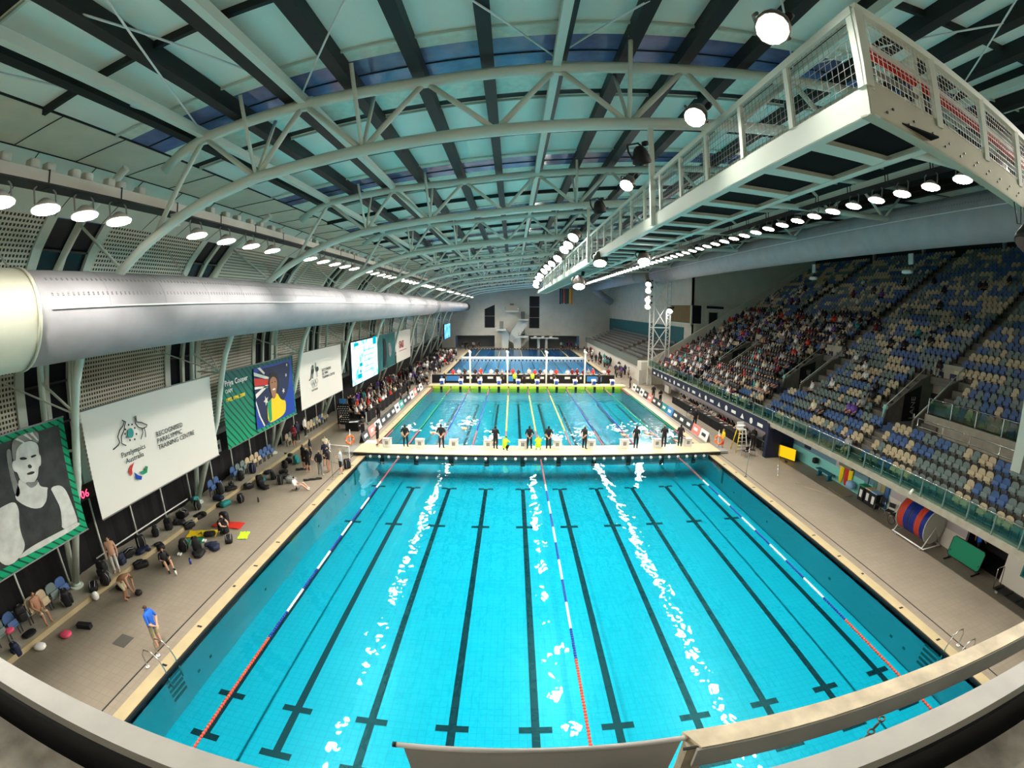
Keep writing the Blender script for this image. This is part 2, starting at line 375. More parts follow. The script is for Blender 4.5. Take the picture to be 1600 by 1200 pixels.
# ------------------------------------------------------------------ left wall
b = MB()
def strip(b, x0, z0, x1, z1, ya, yb, mi): b.cur = mi; b.poly([(x0, ya, z0), (x1, ya, z1), (x1, yb, z1), (x0, yb, z0)])
strip(b, -12.8, 15.6, -15.2, 15.45, -12, 117.4, 0); strip(b, -15.2, 15.45, -17.5, 14.2, -12, 117.4, 1)
b.cur = 2
y = -11.0
while y < 117: b.beam((-12.85, y, 15.58), (-15.2, y, 15.43), .02, .02); b.beam((-15.2, y + .9, 15.43), (-17.5, y + .9, 14.2), .02, .02); y += 2.3
b.beam((-15.2, -12, 15.43), (-15.2, 117.4, 15.43), .03, .03); b.beam((-12.8, -12, 15.58), (-12.8, 117.4, 15.58), .05, .05)
struct(b.build('wall_left_upper', [cream_band, green_band, black]))
WP = [(-17.5, 14.2), (-18.5, 13.2), (-19.3, 12), (-19.85, 10.8), (-20.2, 9.5), (-20.5, 8.2), (-20.65, 6.5), (-20.7, 4.8), (-20.65, 3.4)]
b = MB(); b.cur = 0
for ty in TY:
    ya, yb = ty + 3.05, min(117.4, ty + 9.2 - .05); s = 0
    for (x0, z0), (x1, z1) in zip(WP, WP[1:]):
        L = math.hypot(x1 - x0, z1 - z0)
        b.poly([(x0, ya, z0), (x1, ya, z1), (x1, yb, z1), (x0, yb, z0)], [(ya, s), (ya, s + L), (yb, s + L), (yb, s)]); s += L
struct(b.build('wall_left', [perf_m]))
winglass = mat('window_night', (.012, .014, .018), .25, spec=.25)
for k, ty in enumerate(TY[1:]):
    b = MB()
    for (x0, z0), (x1, z1) in zip(WP, WP[1:]): b.poly([(x0 - .12, ty - .05, z0), (x1 - .12, ty - .05, z1), (x1 - .12, ty + 3.05, z1), (x0 - .12, ty + 3.05, z0)])
    w = struct(b.build('window_%d' % (k + 1), winglass))
    for nm, ys, wd in (('window_frame', (ty - .05, ty + 2.65), .42), ('mullion', (ty + 1.4,), .22)):
        for yy in ys:
            f = MB()
            for (x0, z0), (x1, z1) in zip(WP, WP[1:]): f.beam((x0 + .05, yy + wd / 2, z0), (x1 + .05, yy + wd / 2, z1), .16, wd) if False else f.prism([(x0 - .1, yy, z0), (x0 + .1, yy, z0), (x1 + .1, yy, z1), (x1 - .1, yy, z1)], (0, wd, 0))
            f.build(nm, white_green, w)
    f = MB()
    for t in range(1, 8): (x0, z0) = WP[t]; f.box(x0 - .06, x0 + .02, ty, ty + 2.9, z0 - .04, z0 + .04)
    f.build('louvre_rail', dark, w)
b = MB().box(-20.75, -20.1, -12, 117.4, 3.15, 3.45); struct(b.build('trim_4', grey))
struct(MB().box(-20.8, -20.6, -12, 117.4, -.3, 3.2).build('wall_left_base', black))
cu = thing('black_curtain', 'long black curtain hung along the foot of the left wall', 'curtain', (-20.1, 0, .2))
b = MB(); y = -6.0; pr = None
while y < 46:
    q = (-20.15 + .06 * math.sin(y * 3.1) + .03 * math.sin(y * 7.7), y)
    if pr: b.poly([(pr[0], pr[1], .22), (q[0], q[1], .22), (q[0], q[1], 3.2), (pr[0], pr[1], 3.2)])
    pr = q; y += .25
b.build('cloth', blackcloth, cu)
po = tag(MB().cyl((0, 0), .045, .2, 3.4, 8).build('curtain_pole', white_green), 'x', 'pole', 'poles in front of the black curtain')
for i in range(21):
    o = po if i == 0 else dup(po, (0, 0, 0)); o.location = (-19.95, -1.2 + 2.3 * i, 0); o['label'] = 'slim pale pole in front of the black curtain, %s from the camera' % nth(i)
hr = tag(MB().tube([(-19.8, -6, .75), (-19.8, 8.4, .75)], .035).tube([(-19.8, 12, .62), (-19.8, 19, .62)], .035).build('wall_rail', white), 'white low rail along the black curtain behind the athletes', 'rail')
# ------------------------------------------------------------------ end wall and right side walls
b = MB(); Y = 117.4; zt = 22
def wp(b, x0, x1, z0, z1, y=Y): b.box(x0, x1, y, y + .3, z0, z1)
wp(b, -21, -17, -.3, 16.5); wp(b, -17, -9.35, 3.2, 16.5); wp(b, -9.35, -6.66, 11.2, 17.0); wp(b, -9.35, -6.66, 3.2, 5.18); wp(b, -6.66, 2.28, -.3, 18)
wp(b, 2.28, 4.95, 13.4, 18.2); wp(b, 2.28, 4.95, 3.3, 5.07); wp(b, 4.95, 15.5, 3.3, 19); wp(b, 15.5, 24, -.3, 20)
b.prism([(-9.35, Y, 10.0), (-9.35, Y, 11.25), (-6.66, Y, 11.25), (-6.66, Y, 11.18)], (0, .3, 0))
b.box(-21, 15.6, Y - .1, Y, 3.15, 3.6)
struct(b.build('wall_end', endwall_m))
struct(MB().box(-17, -6.66, Y + 4, Y + 4.2, -.3, 3.3).box(-6.66, 15.5, Y + 5, Y + 5.2, -.3, 3.4).box(-17, 15.5, Y, Y + 5, 3.2, 3.3).box(-17, 15.5, Y, Y + 5, -.3, 0).build('wall_end_recess', grey))
for i, (x0, x1, z0, z1) in enumerate(((-9.35, -6.66, 5.18, 11.25), (2.28, 4.95, 5.07, 13.4))):
    w = struct(MB().box(x0, x1, Y + .12, Y + .16, z0, z1).build('window_%d' % (20 + i), winglass)); f = MB(); n_ = 2 + i
    for k in range(1, n_ + i * 0): zz = z0 + (z1 - z0) * k / n_; f.box(x0, x1, Y + .02, Y + .12, zz - .06, zz + .06)
    f.box(x0, x0 + .1, Y + .02, Y + .12, z0, z1); f.build('window_frame', grey, w)
YC = 61.6
b = MB(); b.box(23.6, 23.9, YC, Y, 8.2, 20.5); b.box(23.6, 23.9, YC + 8.8, Y, 5.0, 8.2); b.cur = 1; b.box(23.55, 23.9, YC + 3, Y, 2.5, 8.0); b.cur = 0; b.box(23.62, 23.9, YC, YC + 9, 2.3, 8.2); b.box(23.6, 23.9, YC, Y, -.3, 2.5)
struct(b.build('wall_right_far', [endwall_m, tealwall_m]))
b = MB(); b.box(23.6, 45, YC, YC + .3, 2.3, 22); struct(b.build('wall_right_return', endwall_m))
struct(MB().box(44.8, 45.1, -12, YC, 2, 22).build('wall_right_back', black))
struct(MB().box(-21, 45, -12.3, -12, -.3, 22).build('wall_back', endwall_m))
# wrap-round windows of the control room and its door
w = struct(MB().box(23.5, 23.58, YC + .1, YC + 9, 8.7, 11.3).build('window_23', mat('curtained_window', (.16, .11, .05), .5))); f = MB()
for i in range(16): f.box(23.44, 23.5, YC + .3 + i * .55, YC + .42 + i * .55, 8.8, 11.2)
f.build('blind', mat('blind_tan', (.35, .25, .12), .7), w)
f = MB().box(23.4, 23.6, YC - .1, YC + .12, 8.6, 11.4).box(23.4, 23.6, YC - .05, YC + 9, 8.55, 8.7).box(23.4, 23.6, YC - .05, YC + 9, 11.3, 11.42); f.build('window_frame', white_green, w)
w = struct(MB().box(23.7, 25.1, YC - .06, YC, 8.7, 11.3).build('window_24', winglass)); MB().box(23.6, 25.2, YC - .12, YC, 8.55, 8.7).box(25.05, 25.2, YC - .12, YC, 8.55, 11.4).build('window_frame', white_green, w)
d = struct(MB().box(26.3, 27.6, YC - .08, YC, 8.4, 10.4).build('door_1', dark)); MB().box(26.2, 26.3, YC - .1, YC, 8.4, 10.5).box(27.6, 27.7, YC - .1, YC, 8.4, 10.5).build('door_frame', grey, d)
tag(MB().box(25.9, 28.6, YC - .16, YC, 10.95, 11.3).build('wall_sign', navy), 'dark blue sign strip above the upper stand door', 'sign')
# ------------------------------------------------------------------ trusses
def truss():
    t = thing('roof_truss', 'x', 'roof truss', (0, 0, 0), 0, 'curved tubular roof trusses')
    MB().tube([(x, 0, z) for x, z in TOP[:13]], .15, 10).build('top_chord', white_green, t)
    BOT = [(20, 16.2), (15, 15.95), (11, 15.75), (7, 15.45), (3.6, 15.15), (.78, 14.86), (-2.38, 14.55), (-5.58, 14.22), (-8.5, 13.85), (-10, 13.5), (-11.25, 13.05), (-12.4, 12.5), (-13.4, 11.9), (-14.3, 11.2), (-15.05, 10.45), (-15.7, 9.5), (-16.2, 8.5), (-16.55, 7.4), (-16.85, 6.2), (-17.2, 5), (-17.75, 3.9), (-19.45, .45)]
    MB().tube([(x, 0, z) for x, z in BOT], .15, 10).build('bottom_chord', white_green, t)
    T = {k: (k_, 0, interp(TOP, k_)) for k, k_ in dict(A=-10.33, B=-7.25, C=-4.1, R=-.95, D=2.28, E=5.5, F=8.7, G=12, H=16, I=20).items()}
    B = {i: (x, 0, z) for i, (x, z) in enumerate([(-11.9, 12.85), (-8.5, 13.85), (-5.58, 14.22), (-2.38, 14.55), (.78, 14.86), (3.6, 15.15), (7, 15.45), (10.5, 15.7), (14, 15.9), (18, 16.1)])}
    for k, i in (('A', 0), ('A', 1), ('B', 1), ('B', 2), ('C', 2), ('C', 3), ('R', 3), ('R', 4), ('D', 4), ('D', 5), ('E', 5), ('E', 6), ('F', 6), ('F', 7), ('G', 7), ('G', 8), ('H', 8), ('H', 9), ('I', 9)):
        MB().tube([T[k], B[i]], .075, 8).build('brace', white_green, t)
    for i, x in ((2, -5.58), (1, -8.5), (4, .78)):
        for s in (-1, 1): MB().tube([B[i], (x - .1, s * .95, zr(x) - .35)], .055, 6).build('fly_brace', white_green, t)
    for x in (-10.33, -7.25, -.95, 5.5): MB().cbox((x, 0, interp(TOP, x)), (.5, .12, .36)).build('gusset_plate', white_green, t)
    MB().tube([(-19.55, 0, .4), (-18.9, 0, 3.6), (-18.7, 0, 6), (-18.4, 0, 9), (-17.6, 0, 11.6), (-15.6, 0, 13.6), (-13.4, 0, 15)], .13, 8).build('rear_leg', white_green, t)
    for (xa, za), (xb, zb) in (((-18.75, 3.2), (-18.25, 3.2)), ((-18.9, 3.9), (-17.3, 4.9)), ((-18.7, 6), (-16.9, 6.2)), ((-18.7, 6), (-17.2, 5)), ((-18.5, 8.6), (-16.5, 7.5)), ((-17.6, 11.6), (-15.7, 9.5)), ((-17.6, 11.6), (-14.3, 11.2)), ((-15.6, 13.6), (-13.4, 11.9))): MB().tube([(xa, 0, za), (xb, 0, zb)], .05, 6).build('web_rod', white_green, t)
    for q in ((-20.45, 2.8, 7.2), (-20.3, 2.9, 9.4), (-20.45, -1.2, 9.0)): MB().tube([(-16.6, 0, 7.5), q], .035, 6).build('stay_rod', white_green, t)
    for q in ((-18.9, 2.9, 12.6), (-17.9, -2.4, 13.7)): MB().tube([(-15.9, 0, 9.2), q], .035, 6).build('stay_rod', white_green, t)
    MB().cyl((-19.5, 0), .3, .2, .28, 12).cyl((-19.5, 0), .2, .28, .5, 12, .12).build('base_plate', white_green, t)
    return t
t0 = truss()
for k, ty in enumerate(TY[1:]):
    o = t0 if k == 0 else dup(t0, (0, 0, 0)); o.location = (0, ty, 0); o['label'] = 'pale green tubular roof truss with curved leg, %s from the camera' % nth(k)
RO = [((-.95, 10.35), (-7.25, 1.15)), ((-.95, 10.35), (5.5, 1.15)), ((-7.25, 10.35), (-.95, 1.15)), ((-7.25, 10.35), (-10.33, 1.15)), ((-10.33, 10.35), (-7.25, 1.15)), ((-10.33, 10.35), (-12.7, 1.15)), ((5.5, 10.35), (-.95, 1.15)), ((5.5, 10.35), (12, 1.15)), ((12, 10.35), (5.5, 1.15))]
for i, ((xa, ya), (xb, yb)) in enumerate(RO):
    tag(MB().tube([(xa, ya - .2, interp(TOP, xa) + .16 + .09 * (i % 2)), (xb, yb + .2, (interp(TOP, xb) if xb > -12 else 15.2) + .16 + .09 * (i % 2))], .025, 6).build('tie_rod', white), 'thin pale tie rod in the nearest roof bay, %s from the left' % nth([3, 6, 2, 1, 4, 0, 5, 8, 7][i]), 'tie rod', 'roof tie rods')
# ------------------------------------------------------------------ air ducts
def duct(name, label, x, z, r, y0, y1, m, seams=True, n=40, extra=None):
    t = thing(name, label, 'air duct', (x, y0, z)); MB().tube([(x, y0, z), (x, y1, z)], r, n).build('shell', m, t); MB().tube([(x, y1 - .12, z), (x, y1 - .02, z)], r + .03, n).build('end_ring', m, t)
    if seams:
        s = 1 if x < 0 else -1
        a = math.radians(8); MB().beam((x + s * (r + .01) * math.cos(a), y0 + .3, z + r * math.sin(a)), (x + s * (r + .01) * math.cos(a), y1 - .3, z + r * math.sin(a)), .02, .04).build('lower_seam', white, t)
        for aa, nm in ((24, 'nozzle_row'), (47, 'nozzle_row')):
            a = math.radians(aa); q = MB(); y = y0 + .4; step = .17
            while y < min(y1, 62):
                for da in (0, .045):
                    c_ = V((x + s * (r + .004) * math.cos(a + da), y, z + (r + .004) * math.sin(a + da))); q.cbox(c_, (.012, .055, .035), 0, 0, -s * a)
                y += step if y < 26 else .5
            tag(q.build(nm, grey, t), kind='stuff')
        q = MB(); y = y0 + 2.3
        while y < y1:
            pts = [(x + s * (r + .004) * math.cos(math.radians(v)), y, z + (r + .004) * math.sin(math.radians(v))) for v in range(8, 95, 12)]
            q.tube(pts, .008, 4, False); y += 2.35
        q.build('panel_joint', grey, t)
    return t
duct('air_duct', 'large pale round air duct along the left wall', -13.9, 10.66, 1.21, 6.95, 64.6, duct_m)
t = duct('air_duct', 'cream end section of the left air duct nearest the camera', -13.9, 10.66, 1.25, -10, 6.93, duct_c, False)
duct('air_duct', 'far section of the left air duct beyond the collar', -13.9, 10.66, .98, 68.2, 116, duct_m, False)
tag(MB().tube([(-13.9, 64.6, 10.66), (-13.9, 65.6, 10.66), (-13.9, 68.2, 10.66)], [1.0, .95, 1.0], 32).build('duct_collar', grey), 'grey collar joining the two left duct sections', 'duct collar')
duct('air_duct', 'large pale round air duct above the right grandstand', 19.4, 15.7, 1.21, -10, 66, duct_m)
duct('air_duct', 'far section of the right air duct by the end wall', 17.6, 15.6, .95, 70, 110, duct_m, False)
tag(MB().tube([(18.6, 66, 15.6), (17.6, 70, 15.6)], [1.0, .95], 32).build('duct_collar', grey), 'grey collar joining the two right duct sections', 'duct collar')
tag(MB().tube([(17.6, 108, 15.2), (20, 110, 13.5), (22.5, 111.5, 12.2)], [.9, .9, .9], 20).build('branch_duct', duct_m), 'branch duct dropping to the far right wall', 'air duct')
# ------------------------------------------------------------------ floodlight rows
def flood():
    t = thing('floodlight', 'x', 'floodlight', (0, 0, 0), 0, 'floodlight row')
    b = MB(); b.tube([(0, 0, .26), (0, 0, .2), (0, 0, .02)], [.09, .17, .36], 16); b.build('shade', mat('lamp_shade', (.5, .47, .42), .5), t)
    b = MB(); k = b.add([(.33 * math.cos(a), .33 * math.sin(a), 0) for a in [2 * PI * i / 10 for i in range(10)]]); b.face([k + i for i in range(10)][::-1]); b.build('lamp', lamp_hi, t)
    MB().tube([(0, -.3, .1), (0, -.3, .45), (0, -.2, .55), (0, .2, .55), (0, .3, .45), (0, .3, .1)], .022, 6).build('yoke', grey, t)
    return under(t, 'shade', 'lamp')
f0 = flood(); used = False; nb_ = 0
YL = [-2.5, -.9, .8, 2.4, 4.0, 5.3, 6.5, 7.65, 8.8] + [10.35 + d for d in (1.8, 3.45, 5.1, 6.75)] + [19.55 + d for d in (1.3, 2.9, 4.5, 6.1, 7.7)]
for k in range(3, 12):
    if 1.15 + 9.2 * k < 108: YL += [1.15 + 9.2 * k + d for d in (1.3, 2.9, 4.5, 6.1, 7.7)]
bb = tag(MB().sup((0, 0, 0), (.28, .26, .22), 6, 12).build('ballast_box', offwhite), 'x', 'ballast box', 'ballast boxes on the left lamp beam')
for i, y in enumerate(YL):
    if used: o = dup(f0, (0, 0, 0))
    else: o = f0; used = True
    o.location = (-11.85, y, 12.9); o.rotation_euler = (0, math.radians(-10), 0); o['label'] = 'round floodlight hanging in the left lamp row, %s from the camera end' % nth(i); o['group'] = 'floodlights in the left lamp row'
    for h_ in (0, 1):
        if y > 60 or (h_ and y > 30): continue
        o = bb if nb_ == 0 else dup(bb, (0, 0, 0)); o.location = (-12.0, y + .1 + .75 * h_, 13.98 - .09); o['label'] = 'pale ballast box on top of the left lamp beam, %s from the camera end' % nth(nb_); nb_ += 1
YR = [9.97 + 1.43 * i for i in range(-8, 66)]
fr = flood()
for c_ in fr.children:
    for d_ in list(c_.children) + [c_]:
        if d_.name.startswith('lamp'): d_.data.materials[0] = lamp_hr
for i, y in enumerate(YR):
    o = fr if i == 0 else dup(fr, (12.2, y, 15.2), 0, 'x'); o.location = (12.2, y, 15.2); o['label'] = 'round floodlight hanging in the right lamp row, %s from the camera end' % nth(i); o['group'] = 'floodlights in the right lamp row'; o.rotation_euler = (0, math.radians(10), 0)
def beamrow(x, z, lab):
    t = thing('lamp_beam', lab, 'lamp beam', (x, -5, z))
    MB().box(x - .12, x + .12, -6, 110, z + .62, z + .92).build('box_beam', offwhite if x < 0 else white_green, t)
    MB().box(x - .3, x + .3, -6, 110, z + .56, z + .6).build('cable_tray', dark, t)
    b = MB(); y = -5.0
    while y < 100: b.box(x - .14, x + .14, y, y + .03, z + .55, z + .95); b.box(x - .3, x - .27, y, y + .03, z + .56, z + .9); y += 2.3
    b.build('bracket', dark, t)
beamrow(-11.95, 12.85, 'long cream beam carrying the left floodlight row'); beamrow(12.2, 15.15, 'long pale beam carrying the right floodlight row')
tag(MB().tube([(-11.7, 10.9, 13.3), (-11.7, 10.9, 13.05)], [.06, .16], 10).cbox((-11.7, 10.9, 13.38), (.3, .14, .1)).build('horn_speaker', white), 'small white horn speaker under the left lamp beam beside the truss', 'speaker')
# ------------------------------------------------------------------ banners on the left wall
BX = -16.95
def plate(pts, d, m, name, parent, th=.006):
    if name.startswith('printed_') or name == 'photo_wall':
        for _ in range(2): pts = [q for a, b_ in zip(pts, pts[1:] + pts[:1]) for q in ((a[0] * .78 + b_[0] * .22, a[1] * .78 + b_[1] * .22), (a[0] * .22 + b_[0] * .78, a[1] * .22 + b_[1] * .78))]
    plate_(pts, d, m, name, parent, th)
def plate_(pts, d, m, name, parent, th=.006):   # flat printed shape: (y,z) points on the banner plane
    MB().prism([(BX + d, y, z) for y, z in pts], (th, 0, 0)).build(name, m, parent)
def banner(label, y0, y1, m, z0=3.35, z1=7.42, n=14):
    t = thing('banner', label, 'banner', (BX, y0, z0)); b = MB()
    g_ = [[b.add([(BX + .02 * math.sin(6 * j / n + i * .7) - .03 + .05 * (abs(2 * j / n - 1)) ** 2 * 0, y0 + (y1 - y0) * i / n, z0 + (z1 - z0) * j / 6)]) for j in range(7)] for i in range(n + 1)]
    for i in range(n):
        for j in range(6): b.face((g_[i][j], g_[i + 1][j], g_[i + 1][j + 1], g_[i][j + 1]), smooth=True)
    b.build('sheet', m, t); q = MB()
    q.tube([(BX, y0, z1 + .02), (BX, y1, z1 + .02)], .03, 6); q.tube([(BX, y0, z0), (BX, y1, z0)], .025, 6); q.build('hem_tube', grey, t)
    return t
m, n, b_ = base('banner_green_print', (.0, .3, .12), .6)
g = n.n('ShaderNodeNewGeometry'); wv = n.n('ShaderNodeTexWave'); wv.inputs['Scale'].default_value = 1.3; wv.inputs['Distortion'].default_value = 6; wv.inputs['Detail'].default_value = 0; wv.inputs['Detail Scale'].default_value = .35; wv.bands_direction = 'DIAGONAL'
n.l(g.outputs['Position'], wv.inputs['Vector']); sp = n.n('ShaderNodeSeparateXYZ'); n.l(g.outputs['Position'], sp.inputs[0])
grd = n.math('MULTIPLY', n.math('SUBTRACT', sp.outputs[2], 3.4), .25)
col = n.mix(grd, (.0, .30, .13), (.0, .10, .10)); n.l(n.mix(n.math('GREATER_THAN', wv.outputs['Fac'], .82), col, (.0, .05, .035)), b_.inputs['Base Color']); bgreen = m
m, n, b_ = base('banner_green_border', (.0, .35, .12), .6)
g = n.n('ShaderNodeNewGeometry'); wv = n.n('ShaderNodeTexWave'); wv.inputs['Scale'].default_value = 1.4; wv.inputs['Distortion'].default_value = 1.5; wv.inputs['Detail'].default_value = 0; wv.bands_direction = 'Z'
mp = n.n('ShaderNodeMapping'); mp.inputs['Rotation'].default_value = (.7, 0, 0); n.l(g.outputs['Position'], mp.inputs[0]); n.l(mp.outputs[0], wv.inputs['Vector'])
n.l(n.mix(n.math('GREATER_THAN', wv.outputs['Fac'], .85), (.0, .33, .14), (.0, .06, .04)), b_.inputs['Base Color']); bborder = m
bwhite = mat('banner_white', (.74, .71, .64), .6); ink = mat('ink_black', (.03, .04, .045), .6); pale = mat('photo_pale', (.60, .60, .55), .6, noise=.2, nscale=3); pale2 = mat('photo_mid', (.22, .22, .20), .6, noise=.4, nscale=3)
pdark = mat('photo_dark', (.035, .036, .034), .6, noise=.5, nscale=2); pblack = mat('photo_black', (.012, .012, .012), .6)
P = {'frame': [(3.1, 7.22), (9.84, 7.23), (9.79, 3.65), (3.3, 3.69)], 'band': [(7.61, 7.0), (7.82, 6.98), (7.7, 6.28), (7.81, 5.57), (7.56, 5.48), (7.55, 6.2)],
 'hair': [(7.85, 7.11), (8.0, 7.25), (8.36, 7.3), (8.8, 7.28), (8.93, 7.2), (8.94, 7.03), (8.87, 6.85), (8.61, 7.06), (8.25, 7.06), (7.96, 6.9), (7.88, 6.58), (7.78, 6.63)],
 'face': [(7.98, 6.89), (8.24, 7.04), (8.6, 7.03), (8.86, 6.85), (8.81, 6.52), (8.87, 6.46), (8.8, 6.16), (8.69, 6.15), (8.58, 5.86), (8.38, 5.72), (8.1, 5.74), (7.88, 5.95), (7.85, 6.23), (7.73, 6.29), (7.71, 6.5), (7.8, 6.62), (7.89, 6.57)],
 'chest': [(7.88, 6.04), (8.15, 5.75), (8.55, 5.73), (8.57, 5.51), (8.95, 5.35), (8.71, 5.01), (8.44, 4.84), (8.11, 4.93), (7.79, 5.17), (7.51, 5.5), (7.72, 5.79)],
 'armL': [(6.4, 5.35), (6.9, 5.42), (7.49, 5.44), (7.57, 5.11), (7.39, 4.54), (7.41, 3.92), (6.86, 3.65), (6.4, 3.72), (6.1, 4.56)], 'armR': [(8.95, 5.35), (9.4, 5.29), (9.61, 4.97), (9.75, 3.83), (9.58, 3.72), (8.92, 3.83), (9.13, 4.5), (9.01, 4.99)],
 'fore': [(7.36, 3.87), (8.95, 3.82), (9.75, 3.81), (9.78, 3.63), (6.81, 3.67)], 'vest': [(7.52, 5.45), (7.7, 5.23), (8.08, 4.92), (8.44, 4.84), (8.71, 5.01), (8.84, 5.39), (8.95, 5.35), (9.04, 5.01), (9.16, 4.54), (8.98, 3.83), (8.68, 3.78), (7.42, 3.86), (7.37, 4.55), (7.59, 5.2)],
 'eyeL': [(8.04, 6.63), (8.18, 6.62), (8.32, 6.55), (8.3, 6.50), (8.06, 6.55)], 'eyeR': [(8.46, 6.56), (8.68, 6.56), (8.7, 6.50), (8.49, 6.49)], 'nose': [(8.27, 6.31), (8.38, 6.33), (8.45, 6.21), (8.32, 6.19)], 'mouth': [(8.17, 6.09), (8.4, 6.09), (8.51, 6.03), (8.4, 5.99), (8.19, 6.03)], 'neckshadow': [(8.02, 5.86), (8.38, 5.73), (8.56, 5.77), (8.47, 5.61), (8.19, 5.58)]}
t = banner('green bordered banner with a black and white photo of a swimmer in a vest', 1.9, 10.12, bborder)
plate(P['frame'], .03, pdark, 'photo_background', t)
for k, d, m_, nm in (('band', .04, pale2, 'photo_wall'), ('chest', .04, pale, 'printed_chest'), ('armL', .04, pale, 'printed_arm'), ('armR', .04, pale, 'printed_arm'), ('vest', .05, pdark, 'printed_vest'), ('fore', .06, pale, 'printed_forearm'), ('face', .05, pale, 'printed_face'), ('hair', .06, pale2, 'printed_hair'), ('eyeL', .06, pblack, 'printed_eye'), ('eyeR', .06, pblack, 'printed_eye'), ('nose', .06, pdark, 'printed_nose'), ('mouth', .06, pblack, 'printed_mouth'), ('neckshadow', .055, pale2, 'printed_neck')): plate(P[k], d, m_, nm, t)
for a, c_ in (((8.0, 7.22), (8.35, 7.0)), ((8.35, 7.27), (8.6, 7.05)), ((8.6, 7.25), (8.85, 6.95))): plate([(a[0], a[1]), (a[0] + .12, a[1] + .01), (c_[0] + .05, c_[1]), (c_[0], c_[1])], .068, pale, 'hair_highlight', t)
def stroke(pts, w, m_, nm, t, d=.05, n=5): MB().tube([(BX + d - .02, y, z) for y, z in pts], w, n).build(nm, m_, t)
def oval(c, r, m_, nm, t, d=.04, k=16): plate([(c[0] + r[0] * math.cos(2 * PI * i / k), c[1] + r[1] * math.sin(2 * PI * i / k)) for i in range(k)], d, m_, nm, t)
t = banner('white banner with kangaroo and emu emblem, second from the camera', 10.9, 19.05, bwhite)
stroke([(12.99, 6.6), (12.87, 6.44), (12.66, 6.32), (12.5, 6.11), (12.55, 5.87), (12.44, 5.78), (12.16, 5.7)], .022, ink, 'kangaroo_outline', t); stroke([(12.88, 6.66), (12.93, 6.63), (13.05, 6.56), (12.96, 6.43), (12.89, 6.26), (12.69, 6.06), (12.65, 5.8), (12.86, 5.66)], .022, ink, 'kangaroo_outline', t)
stroke([(13.55, 6.62), (13.65, 6.65), (13.66, 6.41), (13.91, 6.33), (14.22, 6.15), (14.17, 6.08), (13.95, 6.06), (13.71, 6.18), (13.58, 6.35), (13.6, 6.6)], .022, ink, 'emu_outline', t)
stroke([(13.91, 6.11), (13.92, 5.92), (13.74, 5.67)], .018, ink, 'emu_leg', t); stroke([(14.03, 6.1), (14.06, 5.89), (14.04, 5.68)], .018, ink, 'emu_leg', t)
for q in ((13.17, 6.41), (12.96, 6.28), (12.9, 6.12), (12.94, 5.98), (13.11, 5.81), (13.38, 5.77), (13.52, 5.95), (13.48, 6.21), (13.36, 6.38)): oval(q, (.045, .045), ink, 'emblem_dot', t, k=8)
oval((13.21, 6.07), (.17, .2), teal, 'emblem_centre', t)
text('RECOGNISED\nPARALYMPIC\nTRAINING CENTRE', .30, ink, (BX + .03, 14.68, 5.5), LW, t); text('Paralympics\nAustralia', .30, ink, (BX + .03, 13.22, 5.25), LW, t, align='CENTER')
for pts, m_ in (([(13.12, 4.9), (12.89, 4.83), (12.72, 4.65), (12.78, 4.43), (12.9, 4.5), (12.93, 4.68)], red), ([(13.0, 4.52), (13.05, 4.21), (13.32, 4.08), (13.4, 4.2), (13.2, 4.32)], blue), ([(13.33, 4.43), (13.48, 4.25), (13.73, 4.25), (13.84, 4.48), (13.7, 4.55), (13.62, 4.38)], green)): plate(pts, .04, m_, 'crescent_mark', t)
t = banner('green and blue banner with a smiling athlete holding a flag', 19.95, 28.35, bgreen)
plate([(23.2, 7.2), (28.0, 7.2), (28.1, 3.55), (22.96, 3.62)], .03, blue, 'photo_background', t)
plate([(23.21, 7.1), (26.2, 7.05), (27.9, 7.15), (27.3, 5.2), (26.3, 4.5), (24.3, 3.65), (23.6, 3.7), (23.05, 5.2)], .04, mat('flag_navy', (.01, .02, .07), .6), 'printed_flag', t)
for pts, m_ in (([(23.15, 7.0), (24.9, 6.45), (24.8, 6.3), (23.15, 6.8)], bwhite), ([(23.12, 6.65), (24.8, 6.35), (24.7, 6.0), (23.12, 6.2)], red), ([(23.1, 6.15), (24.6, 5.95), (24.6, 5.85), (23.1, 6.0)], bwhite), ([(23.15, 5.7), (24.7, 6.1), (24.7, 5.95), (23.2, 5.45)], bwhite), ([(23.6, 7.18), (24.3, 6.7), (24.4, 6.8), (23.9, 7.18)], bwhite), ([(23.15, 5.3), (23.5, 4.3), (23.9, 3.65), (23.75, 3.65), (23.3, 4.4), (23.08, 5.2)], bwhite)): plate(pts, .05, m_, 'flag_stripe', t)
for c_, r in (((24.3, 5.1), .32), ((26.6, 5.3), .2), ((27.1, 6.25), .14), ((27.3, 6.9), .12)): plate([(c_[0] + r * (1 if i % 2 else .4) * math.cos(PI * i / 5), c_[1] + r * (1 if i % 2 else .4) * math.sin(PI * i / 5)) for i in range(10)], .05, bwhite, 'flag_star', t)
plate([(24.36, 4.9), (24.97, 5.1), (25.68, 5.4), (26.13, 4.77), (26.82, 4.63), (26.6, 3.74), (24.56, 3.62), (24.24, 3.89)], .06, yellow, 'printed_shirt', t); plate([(24.36, 4.95), (24.9, 5.1), (24.75, 3.8), (24.4, 3.7)], .066, green, 'shirt_trim', t)
plate([(24.78, 6.43), (25.12, 6.72), (25.88, 6.62), (26.1, 5.97), (25.95, 5.5), (25.6, 5.3), (24.9, 5.4), (24.74, 5.9)], .062, pblack, 'printed_hair', t)
plate([(24.94, 6.3), (25.35, 6.45), (25.78, 6.21), (25.8, 5.81), (25.57, 5.41), (25.5, 5.1), (25.1, 5.0), (24.95, 5.54), (24.87, 6.0)], .07, mat('printed_skin', (.33, .16, .09), .6), 'printed_face', t)
